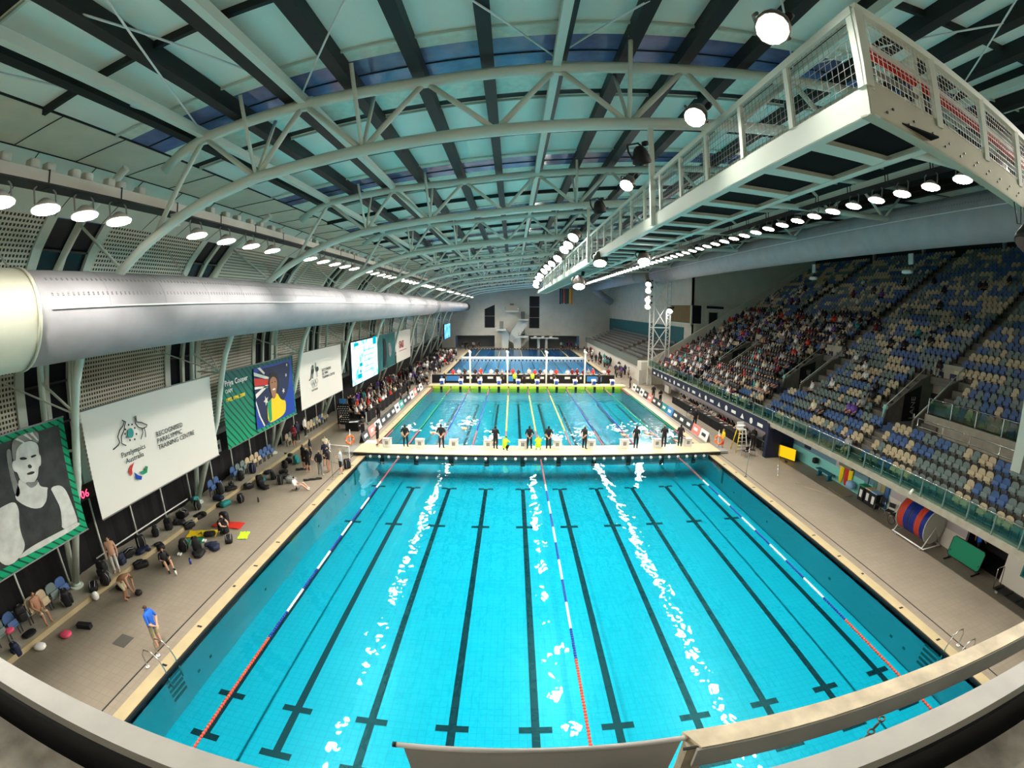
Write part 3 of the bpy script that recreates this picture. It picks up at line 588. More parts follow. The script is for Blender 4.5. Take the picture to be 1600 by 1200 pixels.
for c_ in ((25.15, 6.08), (25.55, 6.06)): oval(c_, (.09, .035), pblack, 'printed_eye', t, .078, 8)
oval((25.32, 5.62), (.19, .06), bwhite, 'printed_smile', t, .078, 10)
text('Priya Cooper', .42, white, (BX + .03, 20.2, 6.68), LW, t, bold=.008); text('OAM', .3, white, (BX + .03, 20.2, 6.3), LW, t); text('1992, 1996, 2000', .27, yellow, (BX + .03, 20.2, 5.85), LW, t, bold=.006)
t = banner('white banner with kangaroo, emu and five rings, beside the video screen', 29.2, 37.5, bwhite)
stroke([(31.45, 6.35), (31.3, 6.0), (31.15, 5.65), (31.05, 5.4), (30.7, 5.3)], .03, ink, 'kangaroo_outline', t); stroke([(31.5, 6.3), (31.55, 5.9), (31.35, 5.6), (31.3, 5.35)], .03, ink, 'kangaroo_outline', t); oval((31.35, 5.85), (.1, .3), ink, 'kangaroo_body', t)
oval((32.2, 5.95), (.24, .2), ink, 'emu_body', t); stroke([(31.95, 6.45), (32.02, 6.1)], .03, ink, 'emu_neck', t); stroke([(32.15, 5.8), (32.1, 5.35)], .02, ink, 'emu_leg', t)
for i, (y, z, m_) in enumerate(((31.15, 5.05, blue), (31.58, 5.05, black), (32.01, 5.05, red), (31.36, 4.85, yellow), (31.79, 4.85, green))): stroke([(y + .19 * math.cos(2 * PI * k / 12), z + .19 * math.sin(2 * PI * k / 12)) for k in range(13)], .014, grey, 'ring', t, n=4)
text('RECOGNISED\nOLYMPIC\nTRAINING CENTRE', .30, ink, (BX + .03, 33.12, 5.6), LW, t); text('AUSTRALIA', .22, ink, (BX + .03, 31.55, 4.4), LW, t, align='CENTER')
# video screen
def screen(nm, label, x, y0, y1, z0, z1, c, k, seed):
    m = bpy.data.materials.new(nm); m.use_nodes = True; nt = m.node_tree; nt.nodes.clear(); n = N(m); g = n.n('ShaderNodeNewGeometry')
    ns = n.n('ShaderNodeTexNoise'); ns.inputs['Scale'].default_value = .9; ns.inputs['Detail'].default_value = 2; n.l(g.outputs['Position'], ns.inputs['Vector'])
    f = n.math('MULTIPLY', n.math('SUBTRACT', ns.outputs['Fac'], .45), 5); cl = n.n('ShaderNodeClamp'); n.l(f, cl.inputs[0])
    e = n.n('ShaderNodeEmission'); n.l(n.mix(cl.outputs[0], *c), e.inputs[0]); e.inputs[1].default_value = k
    o = n.n('ShaderNodeOutputMaterial'); n.l(e.outputs[0], o.inputs[0])
    t = thing('video_screen', label, 'video screen', (x, y0, z0)); MB().box(x - .25, x, y0, y1, z0, z1).build('housing', black, t); MB().box(x, x + .01, y0 + .08, y1 - .08, z0 + .08, z1 - .08).build('display', m, t)
    return t
t = screen('screen_main', 'large bright cyan and white video scoreboard on the left wall', -16.6, 39, 47.2, 3.3, 7.45, ((.75, 1, 1), (.05, .75, .9)), 1.6, 1)
em = lamp_mat('screen_mark', (.0, .45, .6), .9)
for y, z, w, h in ((41.2, 4.9, .9, .35), (41.2, 4.3, .5, .3), (40.6, 3.8, 1.2, .45), (39.8, 6.95, 1.3, .3), (45.6, 6.7, 1.2, .8)): MB().box(-16.585, -16.58, y, y + w, z, z + h).build('screen_block', em, t)
for z in (6.3, 5.8, 5.3, 4.7, 4.2): MB().box(-16.585, -16.58, 42.6, 45.9, z, z + .07).build('screen_line', em, t)
t = banner('dark teal banner with a swimmer in action, just beyond the video scoreboard', 47.9, 56.1, mat('banner_teal_photo', (.02, .14, .14), .6, noise=.4, nscale=.8))
plate([(50.6, 7.0), (51.6, 6.9), (52.2, 5.4), (51.4, 3.6), (50.4, 3.6), (50.9, 5.2)], .03, pblack, 'printed_figure', t); plate([(52.5, 6.2), (53.6, 6.3), (54.4, 5.0), (53.2, 4.3)], .03, pale2, 'printed_arm', t)
t = banner('white banner lettered SASI, farthest of the left wall banners', 56.6, 64.9, bwhite); text('SASI', 1.35, mat('sasi_red', (.45, .02, .03), .6), (BX + .03, 58.1, 5.15), LW, t, bold=.02); MB().box(BX + .03, BX + .04, 58, 62.2, 4.72, 4.8).build('underline', red, t)
screen('screen_far', 'small blue video screen at the far end of the left wall', -15.7, 90, 98.5, 4.0, 7.1, ((.05, .35, .95), (.35, .75, 1)), 1.3, 2)
cl = thing('digital_clock', 'small red digital clock on the ledge beside the swimmer banner', 'clock', (-18.6, 11.0, 3.6)); MB().box(-18.7, -18.5, 11.0, 12.2, 3.75, 4.3).build('case', black, cl); text('06', .45, lamp_mat('led_red', (1, .05, .12), 3), (-18.47, 11.2, 3.86), LW, cl, 'digits')
for i, (y, lab) in enumerate(((15.6, 'under the emblem banner'), (22.6, 'under the flag banner'), (30.3, 'between the flag banner and the rings banner'))):
    s = thing('wall_notice', 'small white notice on the black curtain ' + lab, 'notice', (-20.0, y, 2.2)); MB().box(-20.0, -19.97, y, y + .55, 2.1, 2.85).build('sheet', white, s); MB().box(-19.97, -19.965, y + .12, y + .42, 2.3, 2.6).build('print', ink, s)
# ------------------------------------------------------------------ lighting walkway
def walkway():
    t = thing('catwalk', 'long pale lighting walkway with mesh sides hung from the roof trusses', 'catwalk', (1.35, 3.3, 12.32)); X0, X1, z = 1.35, 2.62, 12.32; y0, y1 = 3.31, 62
    for x, nm in ((X0, 'edge_beam'), (X1, 'edge_beam')): s = 1 if x == X0 else -1; ys = y0 if x == X0 else y0 + .32; MB().box(x - .01, x + .01, ys, y1, z, z + .3).box(min(x, x + s * .13), max(x, x + s * .13), ys, y1, z - .01, z + .01).box(min(x, x + s * .1), max(x, x + s * .1), ys, y1, z + .28, z + .3).build(nm, white_green, t)
    y = y0 + .1; pn = MB(); cb = MB()
    while y < y1: pn.box(X0 + .12, X1 - .12, y, y + .84, z + .06, z + .08); cb.box(X0 + .02, X1 - .02, y + .84, y + 1.12, z + .0, z + .06); y += 1.12
    pn.build('floor_panel', mat('walk_panel_black', (.005, .006, .006), .8, spec=.1), t); cb.build('cross_member', white_green, t)
    y = y0 + .02; i = 0
    for x in (X0, X1):
        ys = y0 if x == X0 else y0 + .36; y = ys + .06; i = 0
        while y < y1: w = .09; MB().box(x - .03, x + .03, y - w / 2, y + w / 2, z + .3, z + 1.16).build('post', white_green, t) if (y < 34 or x == X0 and y < 50) else None; y += 1.3; i += 1
        MB().box(x - .04, x + .04, ys, y1, z + 1.12, z + 1.22).build('top_rail', white_green, t)
        g = MB(); y = ys + .1
        while y < 22: g.box(x - .002, x + .002, y - .002, y + .002, z + .3, z + 1.14); y += .1
        for k in range(9): zz = z + .3 + .1 * k; g.box(x - .002, x + .002, ys, 30, zz - .002, zz + .002)
        g.build('mesh_infill', grey, t)
    q = MB(); q.tube([(2.1, y0 + .5, z + .62), (2.1, y1, z + .62)], .035, 6); q.build('sprinkler_pipe', red, t)
    q = MB().box(1.8, 2.0, y0 + 1, y1, z + .42, z + .48); q.build('cable_tray', grey, t)
    for yy in TY[2:7]:
        xx = 1.3; MB().box(xx - .06, xx + .06, yy - .06, yy + .06, z + .02, 14.95).build('hanger', white_green, t)
        MB().box(2.66, 2.76, yy - .05, yy + .05, z + .02, 15.1).build('hanger', white_green, t)
    return t
walkway()
# cross walkway in front, running off to the right
d = V((4.35, .88, 0)).normalized(); nv = V((-d.y, d.x, 0)); O = V((1.35, 3.31, 12.32)); H = lambda a, c_, z_: O + d * a + nv * c_ + V((0, 0, z_))
t = thing('catwalk', 'nearest cross walkway with mesh sides at the top right', 'catwalk', tuple(O))
LN = 11
b = MB()
for c_ in (0,): b.beam(H(0 if c_ == 0 else 1.4, c_, .15), H(LN, c_, .15), .02, .3); b.beam(H(0 if c_ == 0 else 1.4, c_ + .06, .0), H(LN, c_ + .06, .0), .14, .02); b.beam(H(0, c_ + .02, .36), H(LN, c_ + .02, .36), .03, .1)
b.build('edge_beam', duct_c, t)
b = MB()
for i in range(26):
    a = .28 + .42 * i
    for q in ((a, .10), (a + .12, .17)): b.cbox(H(q[0], -.014, q[1]), (.022, .02, .022), math.atan2(d.y, d.x))
b.build('bolt', dark, t)
for c_ in (0,):
    for i in range(8): MB().beam(H(.03 + 1.42 * i, c_, .3), H(.03 + 1.42 * i, c_ - .02, 1.18), .11, .06).build('post', white_green, t) if i * 1.42 < LN and (c_ == 0 or i > 1) else None
    MB().beam(H(0 if c_ == 0 else 1.4, c_, 1.2), H(LN, c_, 1.2), .1, .1).build('top_rail', white_green, t)
    g = MB(); a = .12 if c_ == 0 else 1.5
    while a < LN: g.beam(H(a, c_, .38), H(a, c_, 1.15), .0045, .0045); a += .085
    for k in range(10): g.beam(H(.05 if c_ == 0 else 1.4, c_, .4 + .08 * k), H(LN, c_, .4 + .08 * k), .0045, .0045)
    g.build('mesh_infill', white, t)
for z_, r_, m_, nm in ((.98, .035, white, 'conduit'), (.86, .05, red, 'sprinkler_pipe'), (.68, .03, grey, 'conduit')): MB().tube([H(.3, .16, z_), H(LN, .16, z_)], r_, 8).build(nm, m_, t)
for a, nm in ((1.3, 'bracket_plate'), (3.6, 'bracket_plate'), (5.4, 'bracket_plate')): MB().beam(H(a, .4, .72), H(a + .7, .5, .6), .16, .03).beam(H(a + .2, .4, .4), H(a + .6, .45, .75), .06, .05).build(nm, white_green, t)
for a in (1.6, 3.9, 5.0): MB().sup(H(a, .25, .5), (.5, .3, .35), 3, 10).build('stowed_gear', dark, t)
# ------------------------------------------------------------------ spotlights on the walkway
def spot(lit):
    t = thing('stage_light', 'x', 'stage light', (0, 0, 0), 0, 'stage lights along the walkway'); hm = mat('lamp_housing', (.10, .09, .075), .4) if lit else black
    MB().tube([(0, 0, -.02), (0, .0, .03), (0, 0, .18), (0, 0, .34), (0, 0, .4)], [.2, .215, .19, .12, .05], 16).build('housing', hm, t)
    k = MB(); i = k.add([(.185 * math.cos(a), .185 * math.sin(a), -.025) for a in [2 * PI * j / 12 for j in range(12)]]); k.face([i + j for j in range(12)][::-1]); k.build('lens', lamp_spot if lit else mat('dark_lens', (.02, .02, .03), .1), t)
    MB().tube([(-.23, 0, .12), (-.23, .1, .3), (-.15, .2, .46), (.15, .2, .46), (.23, .1, .3), (.23, 0, .12)], .025, 6).build('yoke', hm, t)
    MB().sup((.1, -.12, .42), (.12, .16, .12), 4, 8).build('cable_box', black, t)
    return under(t, 'housing', 'lens', 'cable_box')
s1 = spot(True); s2 = spot(False); u1 = u2 = False
SP = [(1.0, 4.1, 13.57, 1, 1.0), (1.0, 6.54, 13.43, 1, .9), (1.0, 9.6, 13.6, 0, 1), (1.0, 11.05, 13.48, 1, .9), (1.0, 14.55, 13.5, 0, 1), (1.0, 21.2, 13.7, 1, 1.4), (1.0, 23.1, 13.6, 1, 1.4), (1.0, 25, 13.6, 1, 1.4), (1.0, 28.6, 13.5, 1, 1.5), (1.0, 33, 13.6, 1, 1.5), (1.0, 37.2, 13.7, 1, 1.6), (1.0, 41, 13.7, 1, 1.7), (1.0, 46.4, 13.7, 1, 1.8), (1.0, 50, 13.6, 1, 2), (1.0, 54, 13.4, 1, 2), (1.1, 58, 13.2, 1, 2), (1.5, 17.2, 12.1, 1, 1.3), (1.6, 23.4, 11.5, 1, 1.6), (2.6, 15.0, 12.0, 1, 1.1)]
for i, (x, y, z, lit, sc) in enumerate(SP):
    src = s1 if lit else s2
    if lit and not u1: o = src; u1 = True
    elif not lit and not u2: o = src; u2 = True
    else: o = dup(src, (0, 0, 0))
    o.location = (x - .15, y, z); o.scale = (sc,) * 3
    o.rotation_euler = (math.radians(-28), math.radians(32 if x < 1.2 else 5), 0) if lit else (math.radians(10), math.radians(-20), .3)
    o['label'] = ('lit round stage light on the lighting walkway, %s from the camera' if lit else 'unlit black stage light on the walkway, %s fitting from the camera') % nth(i if i < 16 else i) if i < 16 else 'lit round stage light hung under the walkway, %s' % ('middle one of three', 'farthest of three', 'nearest the right duct')[i - 16]
o = dup(s2, (5.75, 4.15, 11.75)); o.rotation_euler = (math.radians(25), math.radians(25), .4); o.scale = (1.3,) * 3; o['label'] = 'unlit black stage light hanging below the nearest cross walkway at the right edge'; tag(MB().tube([(5.2, 4.08, 12.3), (5.3, 4.1, 12.0), (5.45, 4.12, 12.02), (5.55, 4.15, 12.3)], .012, 5).build('safety_chain', dark), 'dark safety chain looping below the cross walkway at the right edge', 'chain')
# lattice tower at the end of the right duct
t = thing('lattice_tower', 'white lattice tower carrying the end of the right air duct', 'tower', (16.6, 60.6, 0)); x0, x1, y0, y1 = 16.9, 19.9, 60.6, 61.3
for x in (x0, x0 + .55, x1 - .55, x1):
    for y in (y0,): MB().box(x - .08, x + .08, y - .08, y + .08, 0 if x < 17.6 else .0, 14.4).build('leg', white, t)
for z in range(1, 15):
    for xa in (x0, x1 - .55): MB().beam((xa, y0, z - .5), (xa + .55, y0, z), .05, .05).beam((xa + .55, y0, z), (xa, y0, z + .5), .05, .05).build('lacing', white, t)
for z in (2.0, 5.0, 8.0, 11.2, 14.3): MB().beam((x0, y0, z), (x1, y0, z), .14, .14).build('crossbar', white, t)
for za, zb in ((2, 5), (5, 8), (8, 11.2), (11.2, 14.3)): MB().beam((x0 + .5, y0, za), (x1 - .5, y0, zb), .1, .1).beam((x0 + .5, y0, zb), (x1 - .5, y0, za), .1, .1).build('diagonal_brace', white, t)
for i, (x, z) in enumerate(((16.5, 13.9), (16.5, 13.0), (16.45, 11.75), (16.45, 10.85), (19.7, 10.35))):
    o = dup(s1, (x, 60.3, z)); o.scale = (2, 2, 2); o.rotation_euler = (math.radians(-40), math.radians(38), 0); o['label'] = 'lit round stage light on the lattice tower, %s' % ('topmost', 'second from the top', 'third from the top', 'lowest on the left leg', 'single one on the right leg')[i]; o['group'] = 'stage lights on the lattice tower'
# flags hanging near the end wall
t = thing('hanging_flags', 'row of dark flags with orange and red stripes hanging near the end wall', 'flags', (9.6, 112, 11.6))
for i in range(7): MB().box(9.6 + .48 * i, 9.98 + .48 * i, 112, 112.03, 11.4 + .1 * (i % 3), 15.2).build('flag', [navy, black, red, navy, black, yellow, orange][i], t)
MB().tube([(9.4, 112, 15.25), (13.1, 112, 15.25)], .05, 6).build('flag_bar', grey, t)
# ------------------------------------------------------------------ grandstand
XR = lambda n: 18.2 + .8 * n
ZR = lambda n: 2.35 + .487 * n
NR = 33; YE = 60.6
AIS = [20.75, 33.0, 47.0]            # stair aisles
VOM = [20.75, 33.2, 46.6]            # vomitory openings
def blocked(n, y):
    if any(abs(y - a) < .75 for a in AIS): return True
    if y < 19.3 and n in (4, 5): return True
    for v in VOM:
        if n in (4, 5, 6, 7, 8, 9) and abs(y - v) < 2.75: return True
    return False
t = thing('grandstand', 'tall concrete grandstand with stepped rows along the right side', 'grandstand', (16.9, 4, 0))
def tiers(n0, n1, ya, yb, bot=None):
    b = MB()
    for n in range(n0, n1):
        b.box(XR(n) - .42, XR(n) + .38, ya, yb, max(ZR(n) - .5, 2.3), ZR(n) if n else 2.36)
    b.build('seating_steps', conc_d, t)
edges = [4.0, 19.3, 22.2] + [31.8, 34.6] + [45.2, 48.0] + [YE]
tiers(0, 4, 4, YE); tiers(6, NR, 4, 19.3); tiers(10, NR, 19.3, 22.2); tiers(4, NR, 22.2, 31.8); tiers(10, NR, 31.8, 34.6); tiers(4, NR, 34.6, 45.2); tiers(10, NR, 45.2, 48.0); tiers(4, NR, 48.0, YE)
MB().box(16.9, 17.78, 4, YE, 2.4, 2.46).box(16.75, 16.95, 4, YE, 2.4, 2.7).build('front_slab', conc, t)
MB().box(21.0, 22.6, 4, 19.3, 3.6, 4.3).build('landing', conc_d, t); MB().box(22.45, 22.62, 4, 19.3, 4.2, 5.35).build('landing_wall', conc, t)
MB().prism([(17.0, YE, 0), (17.0, YE, 3.4), (19, YE, 4.6), (44.5, YE, 19.6), (44.5, YE, 0)], (0, .25, 0)).build('end_parapet', endwall_m, t)
for v in AIS:
    b = MB()
    for n in range(0, NR):
        if n in (4, 5, 6, 7, 8, 9): continue
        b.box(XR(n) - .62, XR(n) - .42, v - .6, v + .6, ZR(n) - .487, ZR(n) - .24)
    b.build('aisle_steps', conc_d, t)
    nb = MB()
    for n in range(0, NR):
        if n in (4, 5, 6, 7, 8, 9): continue
        for o_ in (0, .2): nb.box(XR(n) - .42 - o_, XR(n) - .38 - o_, v - .58, v + .58, ZR(n) + .002 - .243 * (o_ > 0), ZR(n) + .008 - .243 * (o_ > 0))
    nb.build('step_nosing', mat('nosing', (.35, .33, .27), .7), t)
for i, v in enumerate(VOM):
    q = thing('vomitory', 'concrete stair opening in the grandstand with LANE sign, %s from the camera' % nth(i), 'stair opening', (22, v, 4), 0, 'stair openings in the grandstand')
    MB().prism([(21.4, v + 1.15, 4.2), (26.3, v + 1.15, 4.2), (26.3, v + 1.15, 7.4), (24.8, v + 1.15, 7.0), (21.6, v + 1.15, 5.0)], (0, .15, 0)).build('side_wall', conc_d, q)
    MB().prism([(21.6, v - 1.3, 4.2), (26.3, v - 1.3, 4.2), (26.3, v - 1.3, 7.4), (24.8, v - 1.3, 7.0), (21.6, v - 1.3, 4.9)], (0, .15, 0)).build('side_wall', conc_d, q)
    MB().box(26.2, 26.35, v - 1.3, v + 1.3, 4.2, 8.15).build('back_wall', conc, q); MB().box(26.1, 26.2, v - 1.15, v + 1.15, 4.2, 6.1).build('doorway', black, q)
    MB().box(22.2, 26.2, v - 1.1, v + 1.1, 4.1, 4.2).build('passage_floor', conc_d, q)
    for s in (-.75, .35): MB().box(26.12, 26.2, v + s, v + s + .5, 6.75, 7.6).build('poster', navy, q); MB().box(26.1, 26.12, v + s + .15, v + s + .35, 6.95, 7.35).build('poster_print', grey, q)
    MB().box(26.05, 26.2, v - .45, v - .1, 6.2, 6.45).build('exit_sign', lamp_mat('exit_green', (.1, 1, .5), .9) if i == 0 else MATS['exit_green'], q)
    MB().prism([(23.2, v + 1.14, 4.25), (24.9, v + 1.14, 4.25), (24.9, v + 1.14, 6.6), (23.2, v + 1.14, 6.0)], (0, -.02, 0)).build('lane_board', black, q)
    tx = text('LANE', .62, mat('lane_letter', (.4, .4, .38), .6), (24.35, v + 1.1, 4.35), (PI / 2, -PI / 2, 0), q, 'lane_lettering'); tx.rotation_euler = Euler((PI / 2, -PI / 2, 0))
    # side stairs
    for s in (-1, 1):
        b = MB()
        for k in range(12): b.box(21.4 + .4 * k, 21.8 + .4 * k, v + s * 2.05 - .6, v + s * 2.05 + .6, 4.0 + .243 * k - .3, 4.3 + .243 * k)
        b.build('stair_flight', conc_d, q)
        MB().tube([(21.5, v + s * 1.42, 5.1), (26.2, v + s * 1.42, 8.2)], .03, 6).build('handrail', white_green, q)
    MB().box(21.7, 21.74, v - 1.2, v - 1.15, 4.2, 5.3).box(21.7, 21.74, v + 1.15, v + 1.2, 4.2, 5.3).build('post', steel, q)
    MB().box(21.72, 21.76, v - 1.0 + 2.3, v - .7 + 2.3, 4.3, 5.3).build('notice_panel', teal_light, q); under(q, 'back_wall', 'poster', 'poster_print', 'exit_sign', 'doorway')
# railing in front of the nearest landing, and glass rail on its wall
q = thing('landing_railing', 'steel two bar railing along the nearest landing above the lower seats', 'railing', (21.9, 4, 4.3))
for z in (4.75, 5.2): MB().tube([(21.3, 5, z), (21.3, 19.0, z)], .03, 6).build('bar', steel, q)
for k in range(8): MB().cyl((21.3, 5.2 + 1.95 * k), .03, 4.2, 5.2, 6).build('post', steel, q)
q = thing('glass_balustrade', 'glass panels with steel posts on the landing wall of the upper seats', 'balustrade', (22.5, 4, 5.3))
for k in range(7): MB().box(22.52, 22.54, 6.6 + 1.8 * k, 8.3 + 1.8 * k, 5.42, 6.2).build('glass_panel', glass_m, q); MB().box(22.48, 22.56, 8.33 + 1.8 * k, 8.39 + 1.8 * k, 5.36, 6.3).build('post', steel, q)
MB().tube([(22.53, 6.6, 6.28), (22.53, 19.1, 6.28)], .025, 6).build('top_rail', steel, q)
# front glass balustrade
q = thing('glass_balustrade', 'long green glass balustrade along the front edge of the grandstand', 'balustrade', (16.85, 4, 2.5))
y = 5.6; tr_ = MB()
while y < YE - 1: MB().box(16.84, 16.86, y + .05, y + 1.37, 2.72, 3.5).build('glass_panel', glass_m, q); MB().box(16.8, 16.9, y - .03, y + .03, 2.7, 3.55).build('post', mat('post_green', (.12, .2, .17), .4), q); y += 1.43
MB().tube([(16.85, 5, 3.56), (16.85, YE - .5, 3.56)], .022, 6).build('top_rail', steel, q); MB().tube([(16.93, 5, 3.0), (16.93, YE - .5, 3.0)], .014, 6).build('mid_rail', steel, q)
# banner strip with small white marks under the balustrade
q = thing('sponsor_strip', 'dark banner strip with small white marks under the grandstand edge', 'banner', (16.7, 28.8, 1.7)); MB().box(16.66, 16.7, 28.9, 58, 1.85, 2.7).build('sheet', navy, q)
for i in range(19):
    y = 29.4 + 1.5 * i; b = MB()
    if i % 3 == 0: b.box(16.645, 16.655, y, y + .8, 2.05, 2.3).build('mark', white, q)
    elif i % 3 == 1: b.prism([(16.65, y + .3 + .25 * math.cos(a), 2.18 + .25 * math.sin(a)) for a in [2 * PI * k / 8 for k in range(8)]], (-.01, 0, 0)).build('mark', white, q)
    else: b.prism([(16.65, y, 2.0), (16.65, y + .6, 2.0), (16.65, y + .3, 2.4)], (-.01, 0, 0)).build('mark', white, q)
tag(MB().box(16.66, 16.74, 28.55, 28.9, 0, 2.6).box(16.7, 19.1, 28.5, 28.56, 0, 2.2).build('navy_drape', navy), 'dark navy drape at the corner under the grandstand edge', 'drape')
# concourse wall below
b = MB(); segs = [(-12, 9.9, 0), (12.4, 18.1, 0), (18.1, 21.9, 2), (21.9, 29.0, 2), (29, YE, 1)]
b.cur = 0; b.box(19.2, 19.4, -12, 9.9, 0, 2.42); b.box(19.2, 19.4, 12.4, 18.1, 0, .95); b.cur = 1; b.box(19.2, 19.4, 12.4, 18.1, .95, 2.42); b.box(19.2, 19.4, 21.9, 23.4, 1.0, 2.42); b.box(19.2, 19.4, 29, YE, 0, 2.42)
b.cur = 2; b.box(19.2, 19.4, 18.1, 23.4, 0, 1.0); b.box(19.2, 19.4, 23.4, 29, 0, 1.0); b.cur = 3; b.box(19.2, 19.4, 23.4, 29, 1.0, 2.42); b.box(19.2, 19.4, 18.1, 21.9, 1.0, 2.42)
b.cur = 4; b.box(21.4, 21.5, 9.9, 12.4, 0, 2.42); b.box(19.4, 21.4, 12.4, 12.5, 0, 2.42); b.box(19.4, 21.4, 9.8, 9.9, 0, 2.42); b.box(19.2, 45, -12, YE, 2.2, 2.3) if False else None
b.box(19.4, 21.5, 9.9, 12.4, -.1, 0)
struct(b.build('wall_right', [wallwhite, mauve, teal_light, slate, black]))
w = struct(MB().box(19.17, 19.2, 6.2, 8.9, .85, 2.1).build('window_25', mat('green_glass_dark', (.01, .10, .09), .15))); MB().box(19.14, 19.2, 8.9, 8.97, .8, 2.15).box(19.14, 19.2, 6.2, 8.97, .78, .85).build('window_frame', teal, w)
# big column at the right edge
cpo = thing('roof_column', 'broad pale green steel column at the right edge of the photo', 'column', (21.3, 11.3, 3)); MB().box(20.7, 21.6, 11.3, 11.85, 4.3, 18.6).build('shaft', white_green, cpo); MB().box(20.6, 21.7, 11.2, 11.95, 4.3, 4.4).build('base_plate', grey, cpo)
for i, (x, y, z) in enumerate(((28.5, 26.8, 15.6), (28.5, 40, 15.5), (25, 24.05, 14.1), (25, 35.47, 14.0))): tag(MB().box(x - .05, x + .05, y - .25, y + .25, z - .45, z + .4).build('hanging_sign', white) if i < 2 else MB().sup((x, y, z), (.4, 1.0, .3), 4, 10).build('wall_speaker', white), 'small white sign hanging under the right duct, %s' % ('nearer one', 'farther one')[i % 2] if i < 2 else 'small white box light over the upper seats, %s' % ('nearer one', 'farther one')[i % 2], 'sign' if i < 2 else 'light')
for i, y in enumerate((16.5, 27.5, 38.5, 47)): tag(MB().box(43.9, 44.3, y - .15, y + .15, 17, 21.3).build('rear_column', grey), 'grey column behind the top row of the grandstand, %s' % nth(i), 'column', 'columns behind the top row')
# ------------------------------------------------------------------ seats
seatmats = [mat('seat_beige', (.48, .40, .26), .45), mat('seat_blue', (.06, .12, .27), .45), mat('seat_greygreen', (.15, .20, .19), .45)]; frame_m = mat('seat_frame', (.05, .05, .05), .5)
CN = ['beige', 'blue', 'grey green']
def seatback(b):
    # rounded shell back facing -x, top at z .80
    pts = [(-.17, .26), (.17, .26), (.21, .45), (.225, .68), (.19, .80), (.10, .86), (-.10, .86), (-.19, .80), (-.225, .68), (-.21, .45)]
    b.prism([(.06 + .05 * (z - .36), y, z) for y, z in pts], (.04, 0, 0))
def seatpan(b): b.prism([(-.16, -.20, .40), (-.16, .20, .40), (.05, .20, .40), (.05, -.20, .40)], (.0, 0, .06)); b.prism([(-.15, -.2, .42), (-.15, .2, .42), (-.11, .18, .62), (-.11, -.18, .62)], (.03, 0, 0))
protos = []
for i in range(3):
    b = MB(); seatback(b); b.cur = 1; b.box(.02, .07, -.2, -.17, 0, .42); b.box(.02, .07, .17, .2, 0, .42); s = b.build('stadium_seat', [seatmats[i], frame_m]); b = MB(); seatpan(b); b.build('seat_pan', seatmats[i], s); protos.append([s, False])
def seat(c, loc, rz, lab, grp):
    pr = protos[c]
    if not pr[1]: o = pr[0]; pr[1] = True
    else: o = dup(pr[0], loc, rz)
    o.location = loc; o.rotation_euler = (0, 0, rz); tag(o, lab, 'seat', grp); return o
rs = random.Random(3)
allseats = []
for n in range(NR):
    y = 5.0; cc = rs.randrange(3)
    while y < YE - .6:
        if rs.random() < .62: cc = rs.randrange(3)
        if not blocked(n, y): allseats.append((n, y, cc))
        y += .5
def crowded(n, y):
    if y < 20: return 0
    if n > 24: return 0
    if 33.8 < y < YE: p_ = .9 if n < 8 else .42 if n < 17 else .07
    elif 22 < y <= 33: p_ = .05 if n > 2 else .08
    else: p_ = .03
    if n < 2 and y < 38: p_ = .08
    if n == 0 and y < 52: p_ = .05
    return p_
occ = [(n, y) for n, y, c in allseats if rs.random() < crowded(n, y)]
occs = set(occ)
dist = lambda n, y: (XR(n) - CX) ** 2 + y * y + (ZR(n) - CZ) ** 2
vis = [s for s in allseats if not (s[1] < 8.2 and s[0] < 3) and (s[1] > 8.2 - .0 or True)]
def inview(n, y): # rough: angle from straight ahead under ~68 deg
    return math.atan2(XR(n) - CX, y) < math.radians(69)
cand = sorted([s for s in allseats if inview(s[0], s[1])], key=lambda s: dist(s[0], s[1]))
near = cand[:262]; nearset = set(near)
RN = ['front', 'second', 'third', 'fourth', 'fifth', 'sixth', 'seventh', 'eighth', 'ninth', 'tenth', 'eleventh', 'twelfth']
for n, y, c in near:
    blk = 'in the block nearest the camera' if y < 20 else 'in the block beyond the nearest aisle'
    seat(c, (XR(n) + .1, y, ZR(n) + .006), 0, '%s plastic seat in the %s grandstand row, %s' % (CN[c], RN[min(n, 11)], blk), 'plastic seats in the nearest grandstand rows')
b = MB()
for n, y, c in allseats:
    if (n, y, c) in nearset or (not inview(n, y) and y < 8): continue
    x, z = XR(n) + .1, ZR(n) + .006; b.cur = c
    b.prism([(x + .08, y - .2, z + .28), (x + .08, y + .2, z + .28), (x + .1, y + .22, z + .72), (x + .1, y + .1, z + .85), (x + .1, y - .1, z + .85), (x + .1, y - .22, z + .72)], (.04, 0, 0)); b.box(x - .14, x - .08, y - .2, y + .2, z + .38, z + .62)
    b.cur = 3; b.box(x - .1, x + .08, y - .2, y - .17, z, z + .4)
tag(b.build('stadium_seats', seatmats + [frame_m]), 'rows of beige, blue and grey green seats filling the rest of the grandstand', 'seats', kind='stuff')
